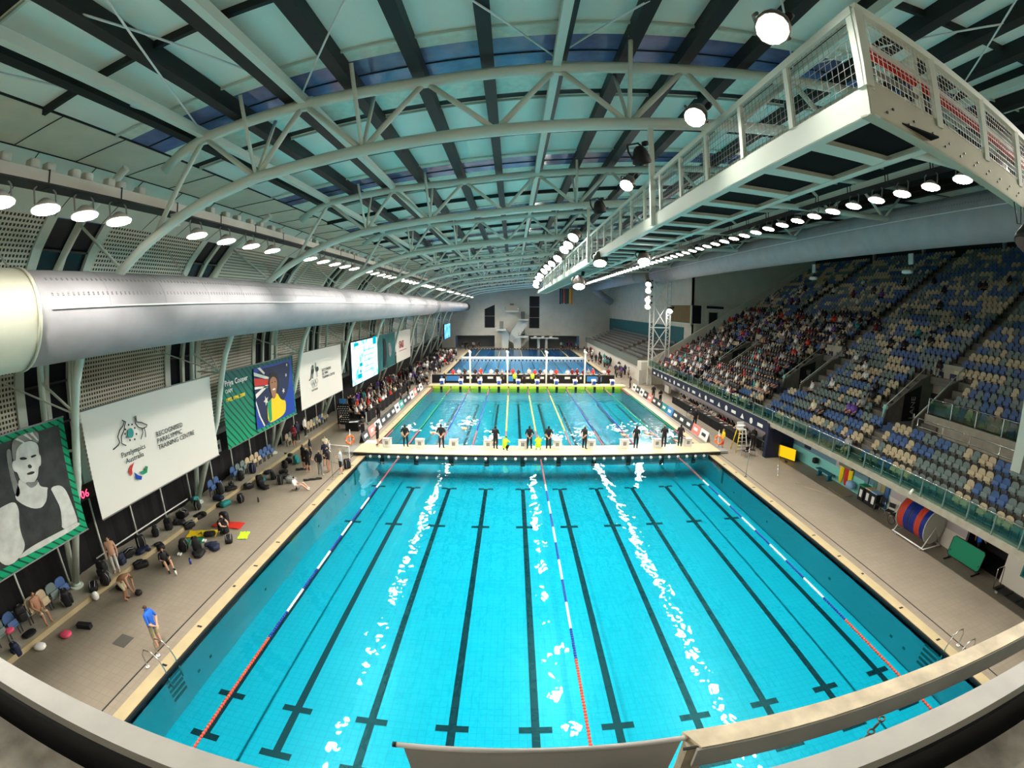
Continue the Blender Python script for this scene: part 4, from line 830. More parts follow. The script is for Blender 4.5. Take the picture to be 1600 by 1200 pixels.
# far small stand
t = thing('far_stand', 'small dark tiered stand along the diving pool on the right', 'stand', (16, 66, 0)); b = MB()
for n in range(8): b.box(16.5 + .84 * n, 17.34 + .84 * n, 64, 110, 2.3 + .36 * n - .3, 2.5 + .36 * n)
b.build('steps', conc_d, t); b = MB()
for n in range(8):
    y = 64.4
    while y < 109:
        if abs((y - 64) % 11.5) > 1: b.box(16.9 + .85 * n, 17.0 + .85 * n, y, y + 1.9, 2.85 + .36 * n, 3.2 + .36 * n)
        y += 2.0
b.build('bench_back', mat('bench_grey', (.16, .17, .17), .5), t); MB().box(16.3, 16.5, 64, 112, 2.1, 3.2).build('front_parapet', mat('parapet_green', (.14, .16, .13), .6), t); MB().box(16.4, 16.6, 64, 110, 0, 2.2).build('front_wall', wallwhite, t); MB().box(16.3, 23.6, 61.9, 64, 0, 3.0).build('end_block', endwall_m, t)
# seats along the left step
for i, y in enumerate((6.2, 6.75, 7.3, 7.85, 8.4, 8.95, 9.45, 20.6, 21.2, 23.0, 23.6, 24.2, 24.8, 25.4, 26.0, 26.6, 27.2, 27.8, 30.6, 31.2, 31.8, 34, 34.6, 35.2, 35.8, 36.4, 37, 37.6, 38.2)):
    c = [2, 1, 2, 0, 0, 2, 1, 1, 1, 1, 2, 2, 0, 0, 0, 1, 1, 1, 0, 2, 0, 0, 0, 0, 2, 0, 1, 0, 0][i]
    w_ = 'under the swimmer banner' if y < 10 else 'below the flag banner' if y < 29 else 'below the rings banner'
    o = seat(c, (-19.15, y, .205), PI, '%s plastic seat on the left step %s' % (CN[c], w_), 'plastic seats along the left step'); o.scale = (1.12,) * 3
# ------------------------------------------------------------------ people
SLOTS = ['skin', 'hair', 'top', 'sleeve', 'forearm', 'bottom', 'shin', 'shoe']
BASEJ = dict(pel=(0, 0, .93), spi=(0, -.01, 1.12), che=(0, 0, 1.33), nec=(0, .0, 1.47), hd=(0, .015, 1.58), tp=(0, .01, 1.69))
def pose(kind):
    J = {k: V(v) for k, v in BASEJ.items()}
    for s, n in ((-1, 'L'), (1, 'R')):
        J['sh' + n] = V((s * .175, -.01, 1.40)); J['el' + n] = V((s * .24, -.04, 1.12)); J['wr' + n] = V((s * .25, .03, .88)); J['ha' + n] = V((s * .245, .05, .79))
        J['hi' + n] = V((s * .09, 0, .88)); J['kn' + n] = V((s * .10, .02, .49)); J['an' + n] = V((s * .10, -.02, .09)); J['to' + n] = V((s * .12, .14, .04))
    def up(dv, names=('pel', 'spi', 'che', 'nec', 'hd', 'tp', 'shL', 'shR', 'elL', 'elR', 'wrL', 'wrR', 'haL', 'haR', 'hiL', 'hiR')):
        for k in names: J[k] = J[k] + V(dv)
    S = lambda **k: [J.__setitem__(a, V(b)) for a, b in k.items()]
    if kind == 'behind': S(elL=(-.28, -.1, 1.12), wrL=(-.08, -.19, .93), haL=(0, -.2, .88), elR=(.28, -.1, 1.12), wrR=(.08, -.19, .93), haR=(.03, -.22, .88), knL=(-.12, .02, .49), anL=(-.13, -.02, .09), toL=(-.17, .13, .04), knR=(.12, .02, .49), anR=(.13, -.02, .09), toR=(.17, .13, .04))
    if kind == 'sit' or kind == 'write':
        up((0, 0, -.43)); S(knL=(-.12, .42, .47), knR=(.12, .42, .47), anL=(-.13, .42, .09), anR=(.13, .40, .09), toL=(-.14, .57, .04), toR=(.14, .56, .04), elL=(-.24, .06, .72), wrL=(-.14, .28, .58), haL=(-.12, .36, .57), elR=(.24, .06, .72), wrR=(.14, .28, .58), haR=(.12, .36, .57))
        if kind == 'write': S(spi=(0, .05, .70), che=(0, .14, .88), nec=(0, .2, 1.0), hd=(0, .27, 1.1), tp=(0, .29, 1.2), shL=(-.17, .14, .96), shR=(.17, .14, .96), elL=(-.26, .3, .76), wrL=(-.12, .5, .78), haL=(-.06, .56, .78), elR=(.26, .3, .76), wrR=(.12, .5, .78), haR=(.06, .56, .78))
    if kind == 'floor':
        up((0, 0, -.81)); S(che=(0, -.14, .5), spi=(0, -.08, .3), nec=(0, -.12, .64), hd=(0, -.08, .75), tp=(0, -.07, .86), shL=(-.17, -.13, .57), shR=(.17, -.13, .57), elL=(-.25, .02, .36), wrL=(-.14, .24, .38), haL=(-.1, .32, .4), elR=(.25, .02, .36), wrR=(.14, .24, .38), haR=(.1, .32, .4), knL=(-.14, .42, .42), knR=(.14, .4, .4), anL=(-.13, .66, .09), anR=(.12, .72, .09), toL=(-.14, .82, .05), toR=(.13, .88, .05))
    if kind == 'bend':
        S(pel=(0, -.08, .9), spi=(0, .08, 1.02), che=(0, .3, 1.08), nec=(0, .42, 1.06), hd=(0, .53, 1.03), tp=(0, .63, 1.0), shL=(-.17, .36, 1.03), shR=(.17, .36, 1.03), elL=(-.2, .4, .74), wrL=(-.14, .42, .5), haL=(-.12, .43, .4), elR=(.2, .42, .74), wrR=(.12, .46, .5), haR=(.1, .47, .4), hiL=(-.09, -.08, .86), hiR=(.09, -.08, .86), knL=(-.1, .08, .5), knR=(.1, .12, .5))
    if kind == 'crouch':
        S(pel=(0, -.12, .36), spi=(0, -.02, .52), che=(0, .08, .72), nec=(0, .12, .86), hd=(0, .16, .96), tp=(0, .17, 1.06), shL=(-.18, .08, .8), shR=(.18, .08, .8), elL=(-.24, .28, .6), wrL=(-.1, .42, .55), haL=(-.05, .48, .56), elR=(.24, .28, .6), wrR=(.1, .42, .55), haR=(.05, .48, .56), hiL=(-.1, -.1, .33), hiR=(.1, -.1, .33), knL=(-.17, .28, .42), knR=(.17, .26, .4), anL=(-.14, .02, .1), anR=(.14, 0, .1), toL=(-.16, .18, .04), toR=(.16, .16, .04))
    if kind == 'walk': S(knL=(-.1, .14, .5), anL=(-.1, .22, .1), toL=(-.11, .36, .05), knR=(.1, -.06, .49), anR=(.1, -.3, .14), toR=(.11, -.18, .05), elL=(-.23, -.14, 1.14), wrL=(-.24, -.12, .9), elR=(.23, .1, 1.14), wrR=(.22, .24, .96), haR=(.21, .3, .9), haL=(-.24, -.1, .81))
    if kind == 'arms': S(elL=(-.25, .02, 1.12), wrL=(-.1, .24, 1.14), haL=(-.03, .28, 1.18), elR=(.25, .02, 1.12), wrR=(.1, .24, 1.14), haR=(.03, .28, 1.18))
    if kind == 'swim': S(pel=(0, 0, -.08), spi=(0, .18, -.05), che=(0, .4, -.02), nec=(0, .54, .0), hd=(0, .64, .04), tp=(0, .74, .07), shL=(-.18, .46, 0), shR=(.18, .46, 0), elL=(-.3, .72, .14), wrL=(-.22, .98, .1), haL=(-.2, 1.08, .06), elR=(.28, .3, .14), wrR=(.3, .06, .06), haR=(.3, -.04, 0), hiL=(-.09, -.08, -.1), hiR=(.09, -.08, -.1), knL=(-.1, -.48, -.14), knR=(.1, -.46, -.08), anL=(-.08, -.85, -.06), anR=(.08, -.85, -.16), toL=(-.09, -1.0, -.04), toR=(.09, -1.0, -.16))
    return J
BON = [('pel', 'spi', 'top'), ('spi', 'che', 'top'), ('che', 'nec', 'top'), ('nec', 'hd', 'skin'), ('hd', 'tp', 'skin')]
for n_ in 'LR': BON += [('che', 'sh' + n_, 'top'), ('sh' + n_, 'el' + n_, 'sleeve'), ('el' + n_, 'wr' + n_, 'forearm'), ('wr' + n_, 'ha' + n_, 'skin'), ('pel', 'hi' + n_, 'bottom'), ('hi' + n_, 'kn' + n_, 'bottom'), ('kn' + n_, 'an' + n_, 'shin'), ('an' + n_, 'to' + n_, 'shoe')]
RAD = dict(pel=(.18, .135), spi=(.165, .13), che=(.205, .14), nec=(.055, .055), hd=(.082, .095), tp=(.062, .07), sh=(.075, .075), el=(.052, .052), wr=(.03, .03), ha=(.036, .022), hi=(.105, .11), kn=(.074, .076), an=(.046, .048), to=(.042, .032))
def person_mesh(kind, level):
    J = pose(kind); names = list(J); idx = {n: i for i, n in enumerate(names)}; vs = [J[n] for n in names]; es = [(idx[a], idx[b]) for a, b, _ in BON]; rads = [RAD[n if n in RAD else n[:2]] for n in names]
    if level >= 2:
        for s, n in ((-1, 'L'), (1, 'R')):
            w_, h_ = J['wr' + n], J['ha' + n]; d_ = (h_ - w_).normalized(); sd = d_.cross(V((0, 0, 1))); sd = V((0, 1, 0)) if sd.length < .3 else sd.normalized()
            for k in range(4):
                o_ = (k - 1.5) * .017; L = (.065, .078, .074, .056)[k]; p1 = h_ + sd * o_ + d_ * .02; p2 = h_ + sd * o_ * 1.2 + d_ * (.03 + L * .6) + V((-s * .008, 0, 0)); p3 = h_ + sd * o_ * 1.2 + d_ * (.03 + L) + V((-s * .022, 0, 0)); b0 = len(vs); vs += [p1, p2, p3]; es += [(idx['ha' + n], b0), (b0, b0 + 1), (b0 + 1, b0 + 2)]; rads += [(.0095, .0095), (.0085, .0085), (.007, .007)]
            b0 = len(vs); m_ = (w_ + h_) / 2; vs += [m_ + sd * .035 + d_ * .015, m_ + sd * .05 + d_ * .055]; es += [(idx['wr' + n], b0), (b0, b0 + 1)]; rads += [(.011, .011), (.0085, .0085)]
    me = bpy.data.meshes.new('tmp'); me.from_pydata([tuple(v) for v in vs], es, []); ob = bpy.data.objects.new('tmp', me); COL.objects.link(ob)
    md = ob.modifiers.new('s', 'SKIN'); md.use_smooth_shade = True
    for i, sv in enumerate(me.skin_vertices[0].data): sv.radius = rads[i]; sv.use_root = (i == 0)
    if level >= 1: sb = ob.modifiers.new('u', 'SUBSURF'); sb.levels = sb.render_levels = 1
    bpy.context.view_layer.update(); ev = ob.evaluated_get(bpy.context.evaluated_depsgraph_get()); out = bpy.data.meshes.new_from_object(ev); bpy.data.objects.remove(ob); out.materials.clear()
    out.name = 'figure_' + kind
    hd, tp, nec = J['hd'], J['tp'], J['nec']; face = {'bend': V((0, .3, -1)), 'swim': V((0, .4, -1)), 'write': V((0, 1, -.6)), 'floor': V((0, 1, -.4))}.get(kind, V((0, 1, 0))).normalized(); upv = (tp - nec).normalized()
    segs = [(J[a], J[b], SLOTS.index(c)) for a, b, c in BON]
    for p in out.polygons:
        c = V(p.center); best = 9; sl = 0
        for a, b_, s_ in segs:
            ab = b_ - a; t_ = max(0, min(1, (c - a).dot(ab) / ab.length_squared)); dd = (c - a - ab * t_).length - (.06 if s_ in (2,) else 0)
            if dd < best: best = dd; sl = s_
        if sl == 0 and (c - nec).dot(upv) > .02 and (c - hd).length < .2:
            r_ = c - (hd + upv * .02)
            if r_.dot(face) < .025 or r_.dot(upv) > .075: sl = 1
        p.material_index = sl; p.use_smooth = True
    if level >= 1:  # eyes, nose, ears as small bumps of the same mesh
        import bmesh
        bm = bmesh.new(); bm.from_mesh(out); side = face.cross(upv).normalized()
        for off, r_, mi in (((.032, .088, .012), .011, 1), ((-.032, .088, .012), .011, 1), ((0, .098, -.012), .016, 0), ((.085, 0, 0), .02, 0), ((-.085, 0, 0), .02, 0), ((0, .088, -.045), .012, 2)):
            g = bmesh.ops.create_icosphere(bm, subdivisions=1, radius=r_, matrix=Matrix.Translation(hd + side * off[0] + face * off[1] + upv * off[2]))
            for v_ in g['verts']:
                for f_ in v_.link_faces: f_.material_index = mi if mi != 2 else 0
        bm.to_mesh(out); bm.free()
    return out
skinA = mat('skin_light', (.58, .33, .22), .5); skinB = mat('skin_tan', (.38, .20, .12), .5); skinC = mat('skin_brown', (.14, .07, .04), .5)
hairA = mat('hair_dark', (.012, .009, .007), .6); hairB = mat('hair_brown', (.08, .04, .02), .6); hairC = mat('hair_fair', (.35, .24, .12), .6); hairD = mat('hair_grey', (.35, .34, .32), .6)
clo = dict(black=black, white=mat('cloth_white', (.68, .66, .62), .8), red=red, navy=navy, blue=mat('cloth_blue', (.02, .12, .55), .8), grey=grey, yellow=yellow, orange=orange, green=green, purple=purple, pink=pink, khaki=mat('cloth_khaki', (.34, .30, .17), .8), hivis=hivis, teal=teal, maroon=mat('cloth_maroon', (.16, .01, .02), .8), skin=None, lightgrey=mat('cloth_lightgrey', (.40, .42, .42), .8), cream=mat('cloth_cream', (.60, .55, .38), .8))
MESH = {}
def person(kind, loc, facing, label, top='black', bottom='black', sleeve='short', legs='long', shoes='black', skin=None, hair=None, group=None, level=1, sc=1.0, name='person'):
    key = (kind, level)
    if key not in MESH:
        MESH[key] = person_mesh(kind, level)
        for _ in range(8): MESH[key].materials.append(skinA)
    o = bpy.data.objects.new(name, MESH[key]); COL.objects.link(o)
    sk = skin or random.choice([skinA, skinA, skinB]); hr_ = hair or random.choice([hairA, hairA, hairB, hairC])
    tp = clo[top] or sk; bt = clo[bottom] or sk
    ms = [sk, hr_, tp, sk if sleeve == 'none' else tp, tp if sleeve == 'long' else sk, bt, bt if legs == 'long' else sk, clo[shoes] or sk]
    for i, m_ in enumerate(ms): o.material_slots[i].link = 'OBJECT'; o.material_slots[i].material = m_
    o.location = loc; o.rotation_euler = (0, 0, facing); o.scale = (sc,) * 3
    return tag(o, label, 'person', group)
F_ = lambda deg: math.radians(deg)      # 0 faces away down the hall (+y), 180 faces the camera, -90 faces right, 90 faces left
# officials on the movable bulkhead
bh = thing('pool_bulkhead', 'movable cream bulkhead across the pool between the two swimming areas', 'bulkhead', (-13.6, 29.6, 0)); bhm = mat('bulkhead_deck', (.48, .42, .27), .5, noise=.06)
MB().box(-13.4, 13.4, 29.64, 31.72, .2, .3).build('deck', bhm, bh); MB().box(-12.45, 12.45, 29.68, 31.66, -.5, .2).build('hull', mat('bulkhead_hull', (.10, .24, .28), .5), bh)
MB().box(-13.4, 13.4, 29.6, 29.66, .14, .24).build('edge_strip', black, bh); MB().box(-12.3, 12.3, 29.63, 29.7, -.15, .14).build('grab_channel', mat('channel', (.05, .10, .10), .5), bh)
for i in range(36): MB().tube([(-12.1 + .69 * i, 29.56, .02), (-12.1 + .69 * i, 29.66, .02)], .1, 8).build('vent_cap', white, bh)
for i in range(10): MB().box(A(i) - .16, A(i) + .16, 29.62, 29.68, -.55, .14).build('target_stripe', dark, bh)
for s in (-1, 1): MB().box(min(s * 12.6, s * 14.2), max(s * 12.6, s * 14.2), 29.9, 31.4, .03, .2).build('end_carriage', grey, bh)
blk = thing('starting_block', 'x', 'starting block', (0, 0, 0), 0, 'starting blocks on the bulkhead')
MB().prism([(-.33, -.28, .62), (.33, -.28, .62), (.33, .32, .50), (-.33, .32, .50)], (0, 0, .07)).build('platform', mat('block_grey', (.35, .34, .32), .6), blk); MB().box(-.32, .32, -.25, -.05, 0, .6).box(-.26, .26, -.05, .25, 0, .48).build('pedestal', white, blk); MB().box(-.12, .12, -.27, -.25, .2, .45).build('number_panel', grey, blk); MB().cbox((0, -.33, .66), (.5, .12, .05), 0, .5).build('backstroke_wedge', white, blk)
for i in range(10):
    o = blk if i == 0 else dup(blk, (0, 0, 0)); o.location = (A(i) + .02, 31.25, .3); o['label'] = 'white starting block on the bulkhead, %s from the left' % nth(i).replace('nearest', 'first')
fb = thing('starting_block', 'x', 'starting block', (0, 0, 0), 0, 'starting blocks at the far end')
MB().prism([(-.3, -.3, .5), (.3, -.3, .5), (.3, .3, .68), (-.3, .3, .68)], (0, 0, .07)).build('platform', white, fb); MB().box(-.25, .25, -.1, .25, 0, .6).build('pedestal', white, fb); MB().box(-.2, .2, -.32, -.3, .12, .6).build('number_panel', mat('number_blue', (.03, .08, .4), .5), fb)
for i in range(10):
    o = fb if i == 0 else dup(fb, (0, 0, 0)); o.location = (A(i), 58.1, .3); o['label'] = 'white starting block with blue panel at the far pool end, %s from the left' % nth(i).replace('nearest', 'first')
tag(MB().box(-13.0, 13.0, 57.45, 58.9, .035, .3).build('end_platform', bhm), 'low cream platform at the far end of the race pool', 'platform')
for i in range(10):
    t = thing('touch_pad', 'yellow touch pad at the far end, %s from the left' % nth(i).replace('nearest', 'first'), 'touch pad', (A(i), 57.3, 0), 0, 'yellow touch pads'); MB().box(A(i) - 1.18, A(i) + 1.18, 57.3, 57.36, -.6, .26).build('pad', mat('pad_yellow', (.55, .68, .05), .5), t); MB().box(A(i) - .16, A(i) + .16, 57.27, 57.3, -.6, .22).build('centre_mark', black, t); MB().box(A(i) - 1.3, A(i) - 1.18, 57.28, 57.34, .0, .2).build('rope_anchor', black, t)
OFF = [(-12.02, 31.4, 'arms', 90, 'at the left end of the bulkhead'), (-9.77, 31.0, 'behind', 0, 'between the first and second starting blocks'), (-7.09, 30.9, 'behind', 0, 'large one between the second and third starting blocks'), (-3.18, 30.9, 'arms', -20, 'beside the crouching person in bright vest'), (-.75, 30.9, 'behind', 0, 'just left of the hi-vis figure in the middle'), (.62, 30.9, 'behind', 0, 'just right of the hi-vis figure in the middle'), (3.23, 30.9, 'behind', -50, 'alone right of the middle'), (7.03, 30.75, 'stand', -20, 'with arms hanging, fourth from the right end'), (9.25, 30.9, 'arms', -10, 'second from the right end of the bulkhead'), (10.58, 31.0, 'arms', -30, 'at the right end of the bulkhead')]
for i, (x, y, k, f, w_) in enumerate(OFF): person(k, (x, y, .3), F_(f), 'official in black shirt and trousers standing ' + w_ if i else 'person in black t-shirt and shorts standing ' + w_, 'black', 'black', 'short', 'long' if i else 'short', 'black', group='officials on the bulkhead', level=2, sc=1.04 if i != 2 else 1.1)
person('crouch', (-2.5, 30.5, .3), F_(-30), 'person in bright green vest crouching on the bulkhead', 'hivis', 'black', 'short', group='officials on the bulkhead', level=1)
person('crouch', (-.12, 30.7, .3), F_(0), 'person in bright green vest crouching low between two standing officials', 'hivis', 'hivis', 'long', group='officials on the bulkhead', level=1)
# swimmers in the race pool
SW = [(-10.9, 35.8), (-8.6, 36.5), (-6.1, 38.0), (-3.4, 33.8), (1.6, 33.5), (3.9, 34.6), (7.4, 35.9), (9.6, 36.2), (11.4, 33.9)]
for i, (x, y) in enumerate(SW):
    person('swim', (x, y, -.04), F_(180 if i % 2 else 175), 'swimmer stroking in the race pool, %s from the left' % nth(i).replace('nearest', 'first'), 'skin', 'black', 'none', 'short', 'skin', hair=[clo['white'], clo['red'], clo['yellow'], hairA][i % 4], group='swimmers in the race pool')
    b = MB(); r_ = random.Random(i)
    for k in range(34):
        yy = y + .9 + abs(r_.gauss(0, 1)) * 1.1; b.sup((x + r_.gauss(0, .38), yy, -.045), (r_.uniform(.12, .5), r_.uniform(.1, .4), r_.uniform(.03, .1)), 2, 6, r_.random() * 3)
    tag(b.build('splash', foam_m), 'white splash around the legs of a swimmer, %s from the left' % nth(i).replace('nearest', 'first'), 'splash', kind='stuff')
# lane ropes
def rope(name, x, y0, y1, segs, label, r=.055, grp=None, n=6):
    t = thing('lane_rope', label, 'lane rope', (x, y0, -.02), 0, grp); 
    for (a, c_, m_) in segs:
        b = MB(); y = a
        if y0 < 30:
            while y < c_ - .01: b.tube([(x, y, -.02), (x, y + .03, -.02), (x, min(y + .10, c_), -.02)], [.028, r, .03], n); y += .115
        else: b.tube([(x, a, -.02), (x, c_, -.02)], r, n)
        b.build('float_section', m_, t)
    MB().tube([(x, y0, -.02), (x, y1, -.02)], .012, 4).build('cable', steel, t)
rpb = mat('rope_blue', (.01, .03, .25), .4); rpw = mat('rope_white', (.75, .78, .8), .4); rpr = mat('rope_red', (.55, .06, .03), .4); rpg = mat('rope_green', (.0, .20, .09), .4); rpy = mat('rope_yellow', (.62, .45, .08), .4); rpm = mat('rope_maroon', (.25, .07, .08), .4)
for x, lab in ((-10, 'left'), (0, 'middle'), (10, 'right')):
    sg = [(5.2, 10.6, rpr)]; y = 10.6; k = 0
    while y < 24.8: sg.append((y, min(y + 1.5, 25), rpb if k % 2 == 0 else rpw)); y += 1.5; k += 1
    sg.append((25, 29.6, rpm)); rope('lane_rope', x, 5.2, 29.6, sg, 'red, blue and white lane rope in the near pool, %s one' % lab, grp='lane ropes in the near pool')
for i, (x, m_, nm) in enumerate([(-12.3, rpg, 'green'), (-10, rpg, 'green'), (-7.5, rpb, 'blue'), (-5, rpb, 'blue'), (-2.5, rpy, 'yellow'), (0, rpy, 'yellow'), (2.5, rpy, 'yellow'), (5, rpb, 'blue'), (7.5, rpb, 'blue'), (10, rpg, 'green'), (12.3, rpg, 'green')]):
    rope('lane_rope', x, 31.8, 57.3, [(31.8, 36.8, rpm), (36.8, 52.4, m_), (52.4, 57.3, rpm)], '%s lane rope in the race pool, %s from the left' % (nm, nth(i).replace('nearest', 'first')), .07, 'lane ropes in the race pool')
for i in range(9): rope('lane_rope', -10 + 2.5 * i, 92, 112, [(92, 112, rpb if i % 2 else rpy)], 'lane rope in the far dive pool, %s from the left' % nth(i).replace('nearest', 'first'), .06, 'lane ropes in the dive pool')
tag(MB().box(-12.4, 12.4, 90.6, 91.8, -.2, .35).build('pool_bulkhead', white), 'slim white bulkhead across the far dive pool', 'bulkhead')
for j, (yy, zz) in enumerate(((75, 1.7), (96, 1.7))):
    t = thing('flag_line', 'line of dark pennants over the far pool, %s' % ('nearer one', 'farther one')[j], 'flags', (-12.5, yy, 1.7)); MB().tube([(-12.6, yy, zz), (12.6, yy, zz)], .02, 4).build('cord', black, t); b = MB(); x = -12.2
    while x < 12.3: b.poly([(x, yy, zz), (x + .3, yy, zz), (x + .15, yy, zz - .4)]); x += .62
    b.build('pennants', navy, t)
# white camera poles at the far end
cp = thing('camera_pole', 'x', 'pole', (0, 0, 0), 0, 'white poles at the far pool end'); MB().cyl((0, 0), .11, 0, 4.5, 10).build('shaft', white, cp); MB().cbox((0, -.15, 4.55), (.2, .55, .22), .5, .3).build('camera', white, cp); MB().cyl((0, 0), .22, 0, .1, 10).build('foot', grey, cp)
for i, x in enumerate((-7.6, -2.65, 2.5, 7.65)):
    o = cp if i == 0 else dup(cp, (0, 0, 0)); o.location = (x, 59.0, 0 if i > 9 else 0.0); o['label'] = 'tall white pole with a small camera at the far pool end, %s from the left' % nth(i).replace('nearest', 'first')
# sponsor fence at far end
t = thing('sponsor_fence', 'black banner fence with logos behind the far starting blocks', 'fence', (-13, 61, 0)); MB().box(-13.2, 12.2, 61, 61.05, .05, 1.2).build('sheet', black, t); MB().tube([(-13.2, 61, 1.23), (12.2, 61, 1.23)], .03, 5).build('top_bar', grey, t); MB().box(-13.3, -13.15, 60.95, 61.1, 0, 1.3).build('end_post', white, t)
for x0, x1, z0, z1, m_ in ((-11.9, -9.3, .35, 1.05, mat('logo_blue', (.05, .25, .6), .5)), (8.3, 10.4, .3, 1.05, MATS['logo_blue']), (-2.6, -1.3, .3, 1.05, MATS['logo_blue'])): MB().box(x0, x1, 60.97, 60.99, z0, z1).build('logo_panel', m_, t)
for x in (-8.3, -6.9, -5.4, -4.2, -.4, 1.6, 3.2, 5.2, 6.8): MB().box(x, x + .75, 60.97, 60.99, .65, .95).build('logo_mark', white, t)
# advertising boards along the pool
def board(x, y, side, m_, lab, mark):
    t = thing('advert_board', lab, 'advertising board', (x, y, 0), 0, 'advertising boards along the %s pool edge' % side); s = 1 if side == 'left' else -1
    for q in (0, 1): MB().prism([(x - s * .22 + (s * .2 if q == 0 else -s * .2), y, .02), (x - s * .22, y, .78), (x - s * .22 + .02, y, .78), (x - s * .22 + .02 + (s * .2 if q == 0 else -s * .2), y, .02)], (0, 1.62, 0)).build('panel', m_, t)
    xf = x - s * .02; MB().cbox((xf - s * .09 + s * .025, y + .8, .42), (.01, .8, .26), 0, 0, s * math.radians(-15) ).build('printed_mark', mark, t)
CB = ['salmon', 'white', 'black', 'black', 'white', 'green', 'black', 'black', 'white', 'salmon', 'black', 'black']; cm = dict(salmon=salmon, white=white, black=ink, green=teal, blue=mat('logo_blue2', (.05, .25, .6), .5))
y = 32.6
for i in range(14):
    c_ = ['black', 'salmon', 'white', 'black', 'black', 'black', 'white', 'green', 'black', 'black', 'white', 'salmon', 'black', 'white'][i]; board(-13.55, y, 'left', cm[c_], '%s advertising board on the left pool edge, %s from the bulkhead' % (c_, nth(i)), white if c_ in ('black', 'green', 'salmon') else ink); y += 1.72
y = 32.9
for i in range(14):
    c_ = ['white', 'salmon', 'black', 'black', 'black', 'blue', 'green', 'black', 'black', 'salmon', 'black', 'white', 'black', 'white'][i]; board(13.65, y, 'right', cm[c_], '%s advertising board on the right pool edge, %s from the bulkhead' % (c_, nth(i)), white if c_ != 'white' else ink); y += 1.72
# spectators in the grandstand
rs2 = random.Random(11); occ.sort(key=lambda s: dist(*s))
pal_ = ['black'] * 16 + ['white'] * 4 + ['navy'] * 6 + ['grey'] * 5 + ['red', 'purple', 'maroon', 'maroon', 'teal', 'lightgrey', 'cream']
shown = occ[:165]; rest = occ[165:]
for n, y in shown:
    c_ = rs2.choice(pal_); blk_ = 'this side of the middle aisle' if y < 33 else 'beyond the middle aisle' if y < 47 else 'past the farthest aisle'
    person('sit', (XR(n) + .02, y, ZR(n)), F_(90 + rs2.uniform(-18, 18)), 'spectator in %s top seated in the %s grandstand row %s' % (c_, nth(n).replace('first', 'front'), blk_), c_, rs2.choice(['black', 'navy', 'grey', 'khaki']), rs2.choice(['short', 'long', 'long']), group='spectators in the grandstand', level=0)
cmats = [clo[k] for k in ('black', 'white', 'navy', 'grey', 'red', 'purple', 'maroon', 'teal', 'lightgrey', 'orange')] + [skinA, skinB, hairA, hairB]
def crowd(name, label, items):
    if ('sit', 0) not in MESH: person_mesh('sit', 0)
    src = MESH[('sit', 0)]; sv = [V(v.co) for v in src.vertices]; b = MB()
    for (x, y, z, f, kind) in items:
        s_ = MESH[(kind, 0)] if (kind, 0) in MESH else MESH[(kind, 1)]; R = Matrix.Rotation(f, 3, 'Z'); k = b.add([R @ V(v.co) + V((x, y, z)) for v in s_.vertices]); top = rs2.choice([0] * 12 + [1, 1, 1, 2, 2, 2, 2, 3, 3, 3, 4, 5, 6, 6, 7, 8]); bot = rs2.choice([0, 0, 2, 3]); sk = rs2.choice([10, 11]); hr_ = rs2.choice([12, 12, 13])
        mp_ = [sk, hr_, top, top, rs2.choice([sk, top, top]), bot, rs2.choice([bot, sk]), 0]
        for p in s_.polygons: b.cur = mp_[p.material_index]; b.face([k + i for i in p.vertices], smooth=True)
    return tag(b.build(name, cmats), label, 'crowd', kind='stuff')
crowd('grandstand_crowd', 'dense crowd of seated spectators in the far part of the grandstand', [(XR(n) + .02, y, ZR(n), F_(90 + rs2.uniform(-15, 15)), 'sit') for n, y in rest])
# ------------------------------------------------------------------ bags and clutter
bp_i = [0]
def backpack(x, y, z, rz, m_, lab, sc=1.0, lying=False):
    t = thing('backpack', lab, 'bag', (x, y, z), 0, None); b = MB(); h = .5 * sc; c = (x, y, z + (h / 2 if not lying else .15 * sc)); rx = PI / 2 * .9 if lying else 0
    b.sup(c, (.34 * sc, .24 * sc, h), 5, 14, rz, rx); b.build('body', m_, t); off = Euler((rx, 0, rz)).to_matrix() @ V((0, -.13 * sc, -.06 * sc))
    MB().sup(V(c) + off, (.27 * sc, .12 * sc, h * .5), 5, 10, rz, rx).build('front_pocket', m_, t); R = Euler((rx, 0, rz)).to_matrix()
    for s in (-1, 1): MB().tube([V(c) + R @ V((s * .09 * sc, .1 * sc, .22 * sc)), V(c) + R @ V((s * .11 * sc, .19 * sc, .05 * sc)), V(c) + R @ V((s * .09 * sc, .12 * sc, -.2 * sc))], .018, 5).build('strap', grey, t)
    MB().tube([V(c) + R @ V((-.04, 0, h / 2)), V(c) + R @ V((0, 0, h / 2 + .05)), V(c) + R @ V((.04, 0, h / 2))], .01, 5).build('handle', grey, t); return under(t, 'body', 'front_pocket', 'handle')
def lump(name, x, y, z, d, m_, lab, cat, rz=0.0, e=2.5, seed=0, k=1):
    b = MB(); r_ = random.Random(seed); b.sup((x, y, z + d[2] / 2), d, e, 14, rz)
    for i in range(k): b.sup((x + r_.uniform(-.3, .3) * d[0], y + r_.uniform(-.3, .3) * d[1], z + d[2] * r_.uniform(.4, .9)), (d[0] * .5, d[1] * .5, d[2] * .6), e, 10, r_.random() * 3)
    return tag(b.build(name, m_), lab, cat)
Sz = .2
